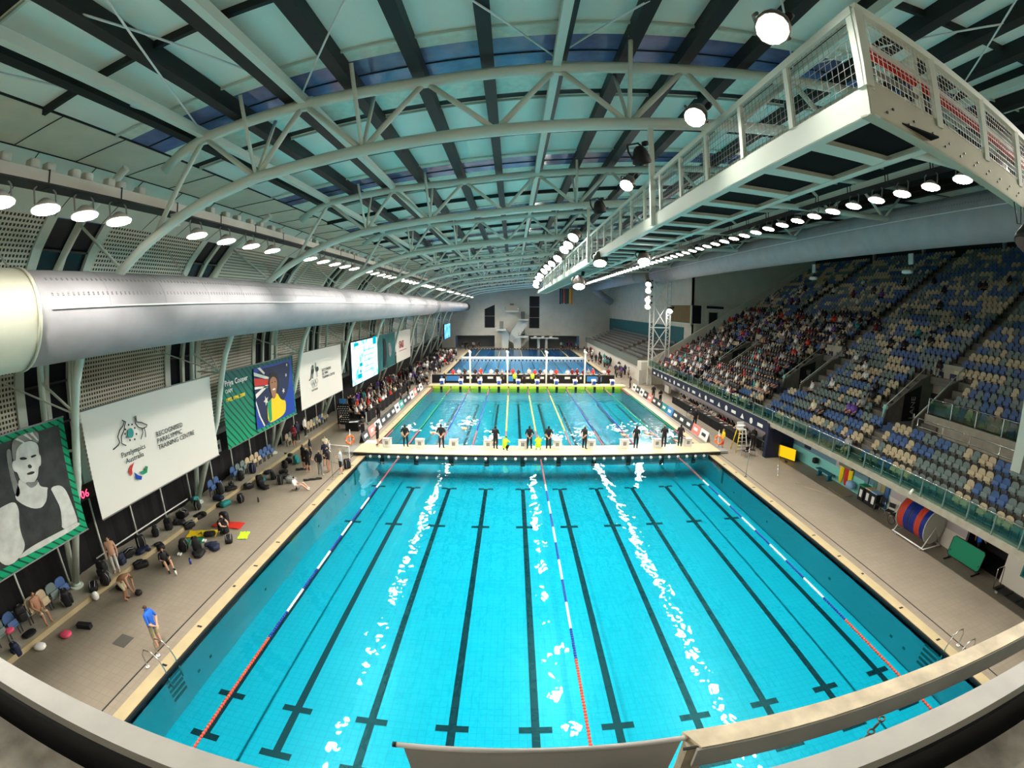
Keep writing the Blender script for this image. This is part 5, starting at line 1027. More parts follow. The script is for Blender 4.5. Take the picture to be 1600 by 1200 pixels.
BG = [(-18.45, 6.2, 0, navy, 'dark blue backpack lowest in the left corner of the deck'), (-19.05, 7.25, .62, black, 'black backpack resting on a seat beside the shirtless seated person'), (-18.75, 9.2, .2, black, 'black backpack standing before the grey green and blue seats'), (-18.5, 10.5, .2, black, 'large black backpack by the foot of the nearest truss leg'), (-18.25, 11.05, .2, black, 'second black backpack heaped by the nearest truss leg'), (-18.9, 11.5, .2, black, 'small black bag behind the heap by the nearest truss leg'), (-18.8, 12.6, .2, navy, 'dark backpack beside the person with a white towel'), (-19.0, 13.3, .2, black, 'black backpack on the step past the towelled person'), (-18.9, 14.1, .2, black, 'black and green backpack leaning on the step'), (-19.1, 15.4, .2, black, 'black bag below the white emblem banner'), (-18.9, 16.2, .2, black, 'black holdall on the step above the yellow towel'), (-19.1, 17.6, .2, black, 'black bag leaning at the curtain beyond the holdall'), (-18.9, 18.7, .2, black, 'tall black backpack before the second truss leg'), (-19.2, 19.0, .2, teal, 'teal backpack on the step at the second truss leg'), (-18.9, 21.0, .2, black, 'black and white bag by the pale blue seats'), (-18.9, 22.2, .2, black, 'black bag just past the pale blue seats'), (-18.9, 23.3, .2, black, 'black backpack among seats below the flag banner'), (-18.8, 24.6, .2, navy, 'navy bag below the flag banner'), (-17.2, 20.6, 0, black, 'black and lime bag alone on the deck'), (-17.9, 22.6, 0, black, 'large black bag in the pile near the seated person in white'), (-17.4, 23.2, 0, black, 'black bag with red side in the pile on the deck'), (-17.1, 24.3, 0, black, 'black backpack next to the helmet like white ball'), (-16.2, 23.6, 0, black, 'black backpack nearest the seated person in white'), (-15.6, 24.0, 0, grey, 'grey and black backpack behind the person in white'), (-17.3, 26.4, 0, black, 'black bag behind the bag pile near the step'), (-16.9, 27.4, 0, teal, 'teal patterned bag below the standing group'), (-16.3, 15.1, 0, black, 'black backpack beside the blue bottle'), (-15.2, 16.3, 0, black, 'black holdall lying past the yellow towel'), (-16.9, 14.9, 0, black, 'black bag behind the person sitting on the floor'), (-16.5, 17.9, 0, black, 'tall black backpack behind the girl in the dark top'), (-15.9, 17.0, 0, black, 'black bag with white patch by the red mat'), (-18.2, 17.0, .0, black, 'black bag at the head of the yellow towel'), (-12.85, 26.9, 0.03, black, 'small black bag at the pool edge by the bulkhead')]
for i, (x, y, z, m_, lab) in enumerate(BG): backpack(x, y, z, i * 1.3, m_, lab, 1.1 + .3 * ((i * 7) % 3) / 2, i % 4 == 3)
lump('tote_bag', -17.9, 6.9, 0, (.5, .4, .2), white, 'white and black round tote bag on the deck near the left corner', 'bag', .4)
lump('tote_bag', -17.5, 7.9, 0, (.5, .42, .17), pink, 'pink bag lying on the deck', 'bag', .2)
lump('float_bag', -18.15, 10.2, 0, (.3, .3, .36), white, 'white rounded bag at the step edge beside the black heap', 'bag')
tag(MB().cbox((-17.15, 8.6, .1), (.62, .22, .18), .3).build('foam_roller', black), 'black foam roller lying on the deck beyond the pink bag', 'foam roller')
tag(MB().box(-15.4, -14.8, 8.35, 8.95, .0, .008).build('deck_hatch', mat('hatch_grey', (.09, .085, .075), .5)), 'square grey hatch in the deck near the man in blue', 'hatch')
lump('cloth_heap', -18.75, 7.1, .2, (.5, .6, .1), black, 'black garment lying on the step by the seated person', 'garment')
lump('cloth_heap', -19.0, 6.5, .62, (.42, .4, .16), pink, 'pink and white cloth on the nearest left seat', 'garment')
def towel(x0, y0, w, l, rz, m_, lab, st=None):
    t = thing('towel', lab, 'towel', (x0, y0, 0)); b = MB(); R = Matrix.Rotation(rz, 3, 'Z'); n_ = 8
    g = [[b.add([V((x0, y0, 0)) + R @ V((w * i / n_, l * j / n_, .02 + .02 * math.sin(i * 2.1 + j) + .015 * math.cos(j * 2.7))) ]) for j in range(n_ + 1)] for i in range(n_ + 1)]
    for i in range(n_):
        for j in range(n_): b.face((g[i][j], g[i + 1][j], g[i + 1][j + 1], g[i][j + 1]), smooth=True)
    b.build('cloth', m_, t)
    if st: tx = text(st, .42, ink, (x0, y0, 0), (0, 0, 0), t); tx.location = R @ V((w * .35, l * .3, .05)); tx.rotation_euler = (0, 0, rz)
    return t
towel(-17.7, 16.0, 1.6, .8, .35, yellow, 'yellow towel with black letters spread on the deck', 'AUS')
towel(-17.1, 17.4, 1.7, .8, .1, red, 'red mat spread on the deck behind the yellow towel'); towel(-17.2, 15.3, .9, .7, .5, green, 'green towel crumpled beside the yellow one'); towel(-14.95, 16.6, .5, .8, .3, hivis, 'lime bag cloth lying at the end of the towels')
towel(-16.3, 26.0, 1.0, .5, .4, black, 'black mat on the deck below the standing group'); towel(-14.9, 24.3, 1.2, .4, .5, black, 'black towel lying behind the person in white')
def bottle(x, y, m_, lab): t = thing('drink_bottle', lab, 'bottle', (x, y, 0)); MB().cyl((x, y), .05, 0, .24, 10).build('body', m_, t); MB().cyl((x, y), .03, .24, .3, 8).build('cap', black, t)
bottle(-15.85, 14.0, blue, 'blue bottle standing on the deck'); bottle(-15.9, 13.0, white, 'white bottle beside the person sitting on the floor'); bottle(-16.2, 20.9, black, 'black bottle standing alone on the deck')
for i, (x, y) in enumerate(((-16.9, 14.5), (-16.5, 16.0), (-15.9, 15.5), (-17.0, 24.6))): t = thing('trainers', 'pair of pale trainers on the deck, %s' % ('near the person on the floor', 'by the yellow towel', 'near the blue bottle', 'beside the bag pile')[i], 'shoes', (x, y, 0)); [MB().sup((x + s * .07, y, .05), (.1, .28, .1), 2.5, 10, .3).build('shoe', white, t) for s in (-1, 1)]
# people on the left deck
LP = [(-13.55, 8.95, 'behind', 100, 'man in blue polo shirt and khaki shorts standing by the pool ladder', 'blue', 'khaki', 'short', 'short', 'skin', 2), (-16.85, 10.75, 'bend', -70, 'shirtless person in pale shorts bending down to a black bag', 'skin', 'cream', 'none', 'short', 'skin', 2), (-18.55, 12.0, 'stand', -140, 'shirtless person with a white towel round the waist', 'skin', 'white', 'none', 'long', 'skin', 2),
 (-18.95, 7.95, 'sit', -90, 'shirtless person in pale shorts sitting on a beige seat', 'skin', 'cream', 'none', 'short', 'skin', 1), (-16.9, 13.5, 'floor', -120, 'person in black sitting on the deck by the white bottle', 'black', 'black', 'short', 'short', 'black', 1), (-16.0, 16.9, 'crouch', -100, 'person in dark top crouching on the red mat', 'black', 'black', 'none', 'long', 'black', 1),
 (-14.75, 23.0, 'floor', -80, 'person in white shirt and grey trousers sitting on the deck', 'white', 'lightgrey', 'short', 'short', 'white', 1),
 (-16.1, 28.2, 'stand', -60, 'person in navy robe in the standing group', 'navy', 'navy', 'short', 'short', 'skin', 1), (-15.9, 26.6, 'stand', 150, 'long haired person in black jacket, left of the standing group', 'black', 'black', 'long', 'short', 'skin', 1), (-15.3, 26.0, 'behind', 170, 'person in black jacket with white print on the back', 'black', 'black', 'long', 'short', 'skin', 1), (-14.2, 25.5, 'behind', -10, 'person in black jacket and grey trousers in the standing group', 'black', 'grey', 'long', 'long', 'white', 1), (-13.9, 26.2, 'arms', 90, 'fair haired person facing the standing group', 'black', 'skin', 'short', 'short', 'skin', 1), (-12.95, 26.0, 'arms', 100, 'fair haired person in pale top and dark shorts nearest the pool', 'lightgrey', 'black', 'short', 'short', 'white', 1), (-14.6, 27.4, 'stand', 200, 'person in dark clothes at the back of the standing group', 'navy', 'black', 'short', 'short', 'skin', 1), (-15.2, 28.8, 'stand', -150, 'person in cream top behind the standing group', 'cream', 'black', 'short', 'short', 'skin', 1),
 (-18.6, 30.6, 'arms', -120, 'person in maroon top beside the left seats', 'maroon', 'black', 'short', 'short', 'skin', 1), (-18.9, 33.2, 'stand', -90, 'person in white jacket standing by the left seats', 'white', 'black', 'long', 'long', 'white', 1), (-18.9, 31.8, 'stand', -120, 'person in navy and white jacket by the left seats', 'navy', 'black', 'long', 'long', 'white', 1), (-17.2, 36.6, 'arms', -60, 'person in black shorts leaning at the black table', 'black', 'black', 'short', 'short', 'skin', 1), (-17.9, 38.6, 'stand', -90, 'person in red top near the sponsor wall', 'red', 'black', 'short', 'long', 'black', 1), (-14.3, 34.6, 'arms', -120, 'official in black reading papers left of the bulkhead', 'black', 'black', 'short', 'long', 'black', 1), (-14.4, 39.6, 'walk', 10, 'official in black walking along the left boards', 'black', 'black', 'short', 'long', 'black', 1), (-14.4, 48.2, 'stand', -90, 'official in black standing beside a box by the left boards', 'black', 'black', 'short', 'long', 'black', 1), (-14.6, 52.5, 'stand', -60, 'official in black near the far left boards', 'black', 'black', 'short', 'long', 'black', 1)]
for (x, y, k, f, lab, tp, bt, sl, lg, sh, lv) in LP: person(k, (x, y, .2 if x < -18.4 and k != 'bend' else 0), F_(f), lab, tp, bt, sl, lg, sh, level=lv, hair=hairC if 'fair' in lab else (hairB if 'blue polo' in lab else None), group=None)
XB = [(-17.6, 11.3), (-18.0, 13.0), (-18.7, 13.9), (-18.3, 14.7), (-18.8, 16.9), (-18.4, 18.2), (-18.3, 19.9), (-18.5, 20.2), (-18.6, 21.7), (-17.7, 23.9), (-16.9, 22.8), (-16.5, 24.6), (-18.0, 25.3), (-17.6, 27.6), (-18.4, 28.9), (-16.9, 25.4), (-15.9, 14.8), (-15.6, 15.5), (-16.6, 16.6), (-17.9, 20.0)]
for i, (x, y) in enumerate(XB): lump('holdall', x, y, .2 if x < -18.4 else 0, (.62 + .1 * (i % 3), .42, .2 + .07 * (i % 2)), (black, black, navy, black, teal if i % 2 else black)[i % 5], 'dark soft holdall among the bags along the left step, %s from the camera' % nth(i), 'bag', i * .9, 4, i, 3)['group'] = 'dark holdalls along the left step'
lump('black_bag', -16.55, 11.2, 0, (.35, .3, .22), black, 'small black bag under the hands of the bending person', 'bag')
# crowded seating behind the left barrier
rs3 = random.Random(5); c = 0
for r_, (x, zz) in enumerate(((-15.9, 0), (-16.7, 0.15), (-17.5, .3))):
    y = 39.8
    while y < 57 and c < 46:
        tp = rs3.choice(['black', 'black', 'black', 'white', 'navy', 'grey', 'red', 'cream']); person('sit', (x, y, zz), F_(-90 + rs3.uniform(-20, 20)), 'seated person in %s top in the %s behind the left black barrier' % (tp, ('front row', 'middle row', 'back row')[r_]), tp, 'black', group='people behind the left barrier', level=0); y += 1.05 + .2 * (r_ > 0); c += 1
st_ = MB(); st_.box(-17.1, -16.35, 39, 58, 0, .15).box(-18.3, -17.1, 39, 58, 0, .3); tag(st_.build('riser_platform', black), 'low black riser under the seats behind the left barrier', 'platform')
tb = thing('barrier', 'long black draped barrier in front of the left seating', 'barrier', (-15.3, 38.6, 0)); b = MB(); y = 38.6; pr = None
while y < 57:
    q = (-15.3 + .05 * math.sin(y * 4), y)
    if pr: b.poly([(pr[0], pr[1], 0), (q[0], q[1], 0), (q[0] + .02, q[1], 1.05), (pr[0] + .02, pr[1], 1.05)])
    pr = q; y += .2
b.build('drape', blackcloth, tb); MB().box(-15.32, -15.26, 38.55, 38.6, 0, 1.1).build('end_post', white, tb)
for k in [('stand', 0), ('walk', 0)]:
    if k not in MESH:
        MESH[k] = person_mesh(*k)
        for _ in range(8): MESH[k].materials.append(skinA)
its = []
for i in range(150):
    y = rs3.uniform(59.5, 98); xw = -13.8 - rs3.random() * 4.2; its.append((xw, y, 0, rs3.uniform(0, 6.3), rs3.choice(['stand', 'sit', 'walk'])))
for i in range(60): its.append((rs3.uniform(-18.1, -17.3), rs3.uniform(40, 57.5), .31, rs3.uniform(0, 6.3), 'stand'))
for i in range(34): its.append((rs3.uniform(13.8, 16), rs3.uniform(66, 104), 0, rs3.uniform(0, 6.3), 'stand'))
for i in range(16): its.append((rs3.choice([-1, 1]) * rs3.uniform(10.5, 15), rs3.uniform(114, 117), 0, rs3.uniform(0, 6.3), 'stand'))
crowd('deck_crowd', 'crowd of people standing on the far pool decks', its)
for i in range(30):
    x = -10.5 + .78 * i
    if i % 7 == 6: continue
    tp = rs3.choice(['black', 'white', 'white', 'navy', 'maroon', 'grey', 'cream', 'red']); person('sit', (x, 63.6 + .5 * (i % 3), .3), F_(180 + rs3.uniform(-15, 15)), 'seated person in %s top behind the far sponsor fence, %s from the left' % (tp, nth(i).replace('nearest', 'first')), tp, 'black', group='people behind the far fence', level=0, sc=1.08)
for i, (x, tp) in enumerate(((-11.2, 'black'), (-8.9, 'black'), (-6.6, 'black'), (-3.4, 'black'), (-1.7, 'hivis'), (-.4, 'black'), (.7, 'hivis'), (1.5, 'black'), (3.6, 'black'), (6.9, 'black'), (9.8, 'black'))):
    person('stand', (x, 59.8, .0), F_(180), 'official in %s standing behind the far starting blocks, %s from the left' % ({'black': 'black', 'hivis': 'a bright vest'}[tp], nth(i).replace('nearest', 'first')), tp, 'black', 'short', 'long', group='officials at the far end', level=0)
fo = thing('bench', 'long low bench stage behind the far sponsor fence', 'bench', (-11, 63, 0)); MB().box(-11, 12.4, 63.1, 65.1, .2, .29).build('seat', grey, fo); MB().box(-11, -10.9, 63.3, 64.9, 0, .2).box(12.3, 12.4, 63.3, 64.9, 0, .2).build('leg', grey, fo)
# right deck: officials, tables, gear
RP = [(14.1, 30.8, 'stand', 80, 'lifeguard in yellow shirt and red shorts by the right ring buoy', 'yellow', 'red', 'short', 'short', 'skin', 1), (14.5, 37.5, 'stand', 170, 'official in black with a badge on the right deck', 'black', 'black', 'short', 'long', 'black', 1), (14.5, 50.2, 'stand', 160, 'official in black, nearer of two by the right boards', 'black', 'black', 'short', 'long', 'black', 1), (14.5, 47.6, 'arms', 190, 'official in black with papers by the right boards', 'black', 'black', 'short', 'long', 'black', 1), (13.6, 57.5, 'stand', 100, 'official in black at the far right corner of the race pool', 'black', 'black', 'short', 'long', 'black', 1), (19.9, 12.0, 'walk', -120, 'person in blue shirt and black shorts in the dark doorway', 'blue', 'black', 'short', 'short', 'white', 1), (16.9, 30.9, 'arms', 130, 'person in dark clothes behind the umpire chair', 'black', 'black', 'long', 'long', 'black', 1)]
for (x, y, k, f, lab, tp, bt, sl, lg, sh, lv) in RP: person(k, (x, y, 0), F_(f), lab, tp, bt, sl, lg, sh, level=lv)
y = 32.0
for i in range(9):
    t = thing('official_table', 'black draped officials table on the right deck, %s from the bulkhead' % nth(i), 'table', (16.6, y, 0), 0, 'officials tables on the right deck'); MB().box(16.2, 16.24, y, y + 1.78, 0, .74).build('drape', blackcloth, t); MB().box(16.2, 16.95, y, y + 1.78, .74, .77).build('tabletop', black, t)
    for q in (.02, 1.7): MB().box(16.85, 16.9, y + q, y + q + .05, 0, .74).build('leg', grey, t)
    for s in range(2):
        tp = rs3.choice(['black', 'black', 'maroon', 'white', 'grey']); person('write', (17.35, y + .45 + .9 * s, 0), F_(90), 'official in %s writing at the right deck tables, %s from the bulkhead' % (tp, nth(i * 2 + s)), tp, 'black', group='officials writing at the tables', level=0)
        if (i + s) % 2 == 0: tag(MB().cbox((16.5, y + .45 + .9 * s, .778), (.3, .22, .012), .2).build('paper_sheet', white), 'white papers on the officials table, %s from the bulkhead' % nth(i * 2 + s), 'papers', 'papers on the tables')
    y += 1.82
def chair(x, y, rz, m_, lab, grp=None):
    t = thing('folding_chair', lab, 'chair', (x, y, 0), 0, grp); R = Matrix.Rotation(rz, 3, 'Z'); P_ = lambda a, b_, c_: V((x, y, 0)) + R @ V((a, b_, c_))
    MB().cbox(P_(0, 0, .45), (.44, .42, .03), rz).build('seat', m_, t); MB().cbox(P_(0, -.22, .72), (.44, .03, .26), rz).build('backrest', m_, t)
    for a, b_ in ((-.2, -.2), (.2, -.2), (-.2, .2), (.2, .2)): MB().tube([P_(a, b_, .84 if b_ < 0 else .45), P_(a, b_ * 1.15, 0)], .014, 5).build('leg', steel, t)
for i, (x, y, rz) in enumerate(((15.9, 29.2, 1), (16.9, 29.4, 2), (17.6, 29.0, .5), (15.9, 40.6, 2), (15.6, 41.6, 1), (18.6, 18.2, 1.6), (18.55, 17.3, 1.9), (15.2, 29.0, .2))): chair(x, y, rz, black, 'black chair with steel legs ' + ('behind the umpire chair', 'beside the black table at the bulkhead end', 'nearest the yellow board', 'on the right deck by the table row', 'second by the right table row', 'beside the wheelie bins', 'between the bins and the lane reel', 'at the foot of the umpire chair')[i])
for i, (x, y) in enumerate(((-14.6, 40.2), (-14.5, 35.9), (-15.2, 36.3))): chair(x, y, 1.2 + i, grey, 'metal chair on the left deck, %s' % ('beside the walking official', 'near the black table', 'behind the black table')[i])
t = thing('umpire_chair', 'tall yellow and white umpire chair beside the right end of the bulkhead', 'umpire chair', (15.4, 30.4, 0))
for a, b_ in ((-.5, -.45), (.5, -.45), (-.5, .5), (.5, .5)): MB().tube([(15.4 + a, 30.4 + b_, 0), (15.4 + a * .5, 30.4 + b_ * .5, 1.7)], .04, 6).build('leg', yellow if a < 0 else white, t)
for k in range(5): MB().tube([(15.4 - .45 + .05 * k, 29.97 + .04 * k, .3 + .28 * k), (15.4 + .45 - .05 * k, 29.97 + .04 * k, .3 + .28 * k)], .02, 5).build('rung', white, t)
MB().cbox((15.4, 30.4, 1.72), (.6, .55, .05)).build('seat', white, t); MB().cbox((15.4, 30.66, 2.0), (.6, .05, .5)).build('backrest', white, t); MB().sup((15.2, 30.15, 2.1), (.75, .5, .08), 2, 12).build('side_table', white, t)
t = thing('equipment_desk', 'black draped desk with a printer behind the umpire chair', 'desk', (17.9, 30.3, 0)); MB().box(17.4, 18.3, 29.4, 31.3, 0, .75).build('drape', blackcloth, t); MB().box(17.35, 18.35, 29.35, 31.35, .75, .78).build('desktop', grey, t)
tag(MB().box(17.5, 18.1, 29.8, 30.5, .78, 1.15).box(17.55, 18.0, 29.9, 30.4, 1.15, 1.25).build('printer', black), 'black printer on the desk behind the umpire chair', 'printer')
t = thing('glowing_board', 'bright yellow board with added glow standing at the navy drape corner', 'display panel', (18.4, 28.6, 0)); MB().cbox((18.1, 27.9, .55), (1.7, .05, .85), -1.2, .05).build('panel', lamp_mat('yellow_added_glow', (.95, .55, .01), .8), t); MB().cbox((18.12, 27.93, .55), (1.76, .04, .92), -1.2, .05).build('frame', black, t); MB().box(17.8, 17.85, 27.2, 27.5, 0, .12).build('foot', black, t)  # emission added to brighten the yellow board in the slab's shade
tag(MB().prism([(17.7, 28.9, 0), (18.2, 28.9, 0), (17.95, 28.95, .7)], (0, .05, 0)).build('caution_sign', yellow), 'small yellow caution sign beside the yellow board', 'sign')
def ring(x, y, z, lab, rz):
    t = thing('ring_buoy_stand', lab, 'ring buoy', (x, y, 0)); b = MB(); n_ = 20; R = Matrix.Rotation(rz, 3, 'Z'); pts = [V((x, y, z)) + R @ V((.32 * math.cos(2 * PI * i / n_), 0, .32 * math.sin(2 * PI * i / n_))) for i in range(n_ + 1)]
    b.tube(pts, .075, 8).build('ring', orange, t); MB().cyl((x, y + .12), .03, 0, 1.5, 8).build('post', white, t); MB().cbox((x, y + .12, .04), (.4, .4, .08)).build('foot', yellow, t)
    for a in (0, 90, 180, 270): a = math.radians(a); MB().sup(V((x, y, z)) + R @ V((.32 * math.cos(a), 0, .32 * math.sin(a))), (.12, .17, .17), 3, 8).build('band', white, t)
ring(-14.15, 31.1, .75, 'orange ring buoy on a stand at the left end of the bulkhead', .9); ring(13.85, 31.0, .75, 'orange ring buoy on a stand at the right end of the bulkhead', -.9)
# bulkhead side bits
t = thing('mesh_gate', 'white framed mesh panel standing beside the group on the left deck', 'panel', (-13.9, 27.6, 0)); MB().tube([(-14.7, 27.9, .1), (-14.7, 27.9, 1.35), (-12.9, 27.6, 1.35), (-12.9, 27.6, .1), (-14.7, 27.9, .1)], .035, 6).build('frame', white, t); b = MB()
for k in range(12): b.tube([(-14.6 + .15 * k, 27.88 - .025 * k, .1), (-14.6 + .15 * k, 27.88 - .025 * k, 1.35)], .008, 4)
for k in range(8): b.tube([(-14.7, 27.9, .2 + .15 * k), (-12.9, 27.6, .2 + .15 * k)], .008, 4)
b.build('mesh', grey, t)
for i, (x, y) in enumerate(((-13.15, 25.0), (13.15, 25.1))): tag(MB().cyl((x, y), .022, 0, 2.5, 8).cyl((x, y), .1, 0, .03, 8).build('flag_post', steel), 'thin steel backstroke flag post on the %s pool edge' % ('left', 'right')[i], 'post')
tag(MB().tube([(18.3, 29.2, 1.3), (15.4, 24.7, .02)], .02, 6).build('rescue_pole', steel), 'long steel pole leaning down across the right deck', 'pole')
for i, q in enumerate((([(17.85, 22.6, .012), (15.9, 23.4, .012), (17.6, 20.6, .012), (18.7, 20.7, .012)]), ([(17.9, 22.3, .012), (17.75, 20.5, .012)]))): tag(MB().tube(q, .012, 5).build('floor_cable', mat('cable_tan', (.45, .36, .22), .6)), 'tan cable lying on the right deck, %s' % ('looping from the wall', 'short straight piece')[i], 'cable')
# ladders
def ladder(x, s, y, lab):
    t = thing('pool_ladder', lab, 'ladder', (x, y, 0))
    for dy in (0, .6): MB().tube([(x - s * .75, y + dy, .03), (x - s * .75, y + dy, .55), (x - s * .6, y + dy, .78), (x - s * .3, y + dy, .8), (x - s * .08, y + dy, .6), (x + s * .04, y + dy, .2), (x + s * .06, y + dy, -.6)], .022, 8).build('rail', steel, t); MB().cyl((x - s * .75, y + dy), .07, .03, .06, 10).build('flange', white, t)
ladder(-12.5, 1, 7.9, 'steel pool ladder rails at the near left pool edge'); ladder(12.5, -1, 7.0, 'steel pool ladder rails at the near right pool edge')
# left table, sponsor wall, white folding screen
t = thing('draped_table', 'black draped table with papers by the left seats', 'table', (-15.6, 36.4, 0)); MB().box(-16.4, -15.2, 36.0, 37.1, 0, .76).build('drape', blackcloth, t); MB().cbox((-15.7, 36.3, .77), (.8, .3, .02), .4).build('papers', white, t)
t = thing('sponsor_wall', 'black backdrop with rows of small white logos on the left deck', 'backdrop', (-17.6, 38.2, 0)); MB().box(-18.0, -16.8, 38.2, 38.26, 0, 1.9).build('panel', black, t); b = MB()
for r_ in range(8):
    for k in range(5): b.box(-17.95 + .23 * k + .08 * (r_ % 2), -17.82 + .23 * k + .08 * (r_ % 2), 38.18, 38.19, .25 + .2 * r_, .31 + .2 * r_)
b.build('logo_marks', white, t); MB().box(-17.7, -17.1, 38.2, 38.26, 1.95, 2.4).build('blue_sign', MATS['logo_blue'], t)
tag(MB().box(-13.6, -12.5, 32.6, 33.4, .03, .05).build('white_mat', mat('mat_white', (.6, .6, .62), .6)), 'pale grey mat at the left corner of the race pool', 'mat')
# right wall gear
def bin_(x, y, lid, lab): t = thing('wheelie_bin', lab, 'bin', (x, y, 0)); MB().prism([(x - .26, y - .24, .05), (x + .26, y - .24, .05), (x + .26, y + .24, .05), (x - .26, y + .24, .05)], (0, 0, .85)).build('body', black, t); MB().cbox((x, y, .94), (.6, .56, .06), 0, 0, .05).build('lid', lid, t); MB().cbox((x - .27, y, .5), (.02, .22, .45)).build('sticker', white, t); [MB().tube([(x + .2, y - .25 * s_, .08), (x + .2, y - .28 * s_, .08)], .08, 10).build('wheel', grey, t) for s_ in (-1, 1)]
bin_(18.8, 19.9, green, 'black bin with green lid, first of three by the right wall'); bin_(18.8, 19.3, mat('lid_cream', (.6, .5, .3), .5), 'black bin with cream lid, middle of three by the right wall'); bin_(18.75, 18.75, lightblue, 'black bin with blue lid, nearest of three by the right wall')
t = thing('deck_bench', 'dark teal bench against the teal wall', 'bench', (18.8, 23.6, 0)); MB().box(18.55, 18.95, 23.0, 24.7, .42, .48).build('seat', mat('bench_teal', (.01, .12, .18), .5), t)
for yy in (23.3, 24.4): MB().box(18.6, 18.9, yy - .06, yy + .06, .06, .42).box(18.5, 19.0, yy - .08, yy + .08, 0, .06).build('leg', MATS['bench_teal'], t)
for i, (y, m_) in enumerate(((22.6, yellow), (22.1, red), (21.7, yellow))): t = thing('rescue_board', '%s rescue board standing in the wall alcove, %s from the bench' % (['yellow', 'red', 'second yellow'][i], nth(i)), 'rescue board', (19.1, y, 0)); MB().sup((19.12, y, 1.15), (.1, .42, 2.1), 3, 12).build('board', m_, t); MB().sup((19.06, y, 1.5), (.04, .2, .5), 3, 8).build('grip_pad', black, t)
for i, (y, m_) in enumerate(((19.4, mat('lock_green', (.08, .2, .16), .5)), (19.05, mat('lock_grey', (.3, .33, .28), .5)), (18.7, mat('lock_tan', (.3, .28, .1), .5)), (18.35, mat('lock_blue', (.05, .12, .3), .5)), (20.2, slate))): tag(MB().box(19.1, 19.2, y - .16, y + .16, .1, 2.2).cbox((19.08, y + .1, 1.1), (.02, .03, .12)).build('locker_door', m_), '%s narrow locker door on the right wall' % ('dark green', 'grey', 'tan', 'blue', 'slate')[i], 'locker')
tag(MB().sup((18.8, 21.2, .5), (.5, .7, .5), 3, 12).build('vacuum_unit', lightblue), 'light blue rounded cleaning unit by the rescue boards', 'cleaner'); tag(MB().box(19.12, 19.2, 26.4, 27.1, 1.15, 1.85).build('wall_poster', navy), 'dark square poster on the slate blue wall', 'poster')
tag(MB().sup((18.9, 25.3, .75), (.4, .4, .4), 4, 10).build('wall_unit', black), 'small black box unit on the teal wall', 'box')
t = thing('wheelchair', 'folded black and steel wheelchair beside the lane reel', 'wheelchair', (18.4, 16.7, 0))
for dx in (-.25, .25): MB().tube([(18.4 + dx, 16.7 + .3 * math.cos(a), .3 + .3 * math.sin(a)) for a in [2 * PI * k / 16 for k in range(17)]], .015, 5).build('wheel', black, t); MB().tube([(18.4 + dx, 16.4, .5), (18.4 + dx, 16.4, .95), (18.4 + dx, 16.25, .97)], .015, 5).build('push_handle', steel, t)
MB().cbox((18.4, 16.7, .5), (.46, .42, .04)).build('seat', black, t); MB().cbox((18.4, 16.45, .75), (.46, .03, .4)).build('backrest', black, t)
for i, y in enumerate((17.95, 13.2)): tag(MB().tube([(19.2, y, 1.6), (19.15, y, 1.6)], .09, 12).build('wall_port', black), 'round black port in the mauve wall, %s' % ('above the bins', 'above the lane reel')[i], 'port')
# lane rope reel
t = thing('lane_reel', 'large wheeled reel wound with red and blue lane ropes by the right wall', 'lane reel', (18.2, 14.6, 0)); R_ = .78; zc = 1.12
for yy in (13.75, 15.75): MB().tube([(18.2, yy, zc), (18.2, yy + .05, zc)], .88, 28).build('end_disc', mat('disc_grey', (.5, .5, .46), .5), t)
seg = [(13.8, rpb), (14.2, rpr), (14.55, rpb), (14.9, mat('rope_navy', (.02, .03, .12), .4)), (15.1, rpb), (15.35, rpr), (15.75, None)]
for (a, m_), (c_, _) in zip(seg, seg[1:]):
    b = MB(); y = a
    while y < c_: b.tube([(18.2 + R_ * math.cos(q), y, zc + R_ * math.sin(q)) for q in [2 * PI * k / 20 for k in range(21)]], .055, 5, False); y += .1
    b.build('wound_rope', m_, t)
MB().tube([(17.5, 13.6, .12), (17.5, 15.9, .12), (18.9, 15.9, .12), (18.9, 13.6, .12), (17.5, 13.6, .12)], .035, 6).tube([(17.5, 13.7, .12), (18.2, 13.7, zc), (18.9, 13.7, .12)], .035, 6).tube([(17.5, 15.82, .12), (18.2, 15.82, zc), (18.9, 15.82, .12)], .035, 6).build('frame', white, t)
for x in (17.5, 18.9):
    for y in (13.8, 15.6): MB().tube([(x - .03, y, .06), (x + .03, y, .06)], .06, 10).build('castor', grey, t)
tag(MB().tube([(16.7, 14.6, 2.9), (16.4, 14.5, 2.8)], .07, 8).build('security_camera', white), 'white security camera on the balustrade above the lane reel', 'camera')
# green board on stand
t = thing('green_board', 'green framed board on black feet before the dark doorway', 'board', (18.4, 11.6, 0)); b = MB(); ry = math.radians(-12); pts = []
for (a, z) in ((-1.0, .3), (-.9, .2), (.9, .2), (1.0, .3), (1.0, 1.05), (.9, 1.15), (-.9, 1.15), (-1.0, 1.05)): pts.append((18.35 + (z - .2) * .2, 11.7 + a, z))
MB().prism(pts, (.05, 0, 0)).build('board', mat('board_green', (.0, .22, .11), .5), t); MB().tube(pts + [pts[0]], .02, 5).build('trim', black, t)
for a in (-.9, .9): MB().cbox((18.4, 11.7 + a, .04), (.7, .06, .05)).build('foot', black, t); MB().tube([(18.42, 11.7 + a, .05), (18.4, 11.7 + a, .5)], .02, 5).build('upright', black, t)
t = thing('platform_trolley', 'low black platform trolley with a steel push handle', 'trolley', (18.3, 8.6, 0)); MB().box(18.0, 18.7, 7.0, 9.5, .16, .2).build('deck_frame', black, t)
for k in range(5): MB().box(18.0, 18.7, 7.1 + .55 * k, 7.2 + .55 * k, .2, .24).build('slat', black, t)
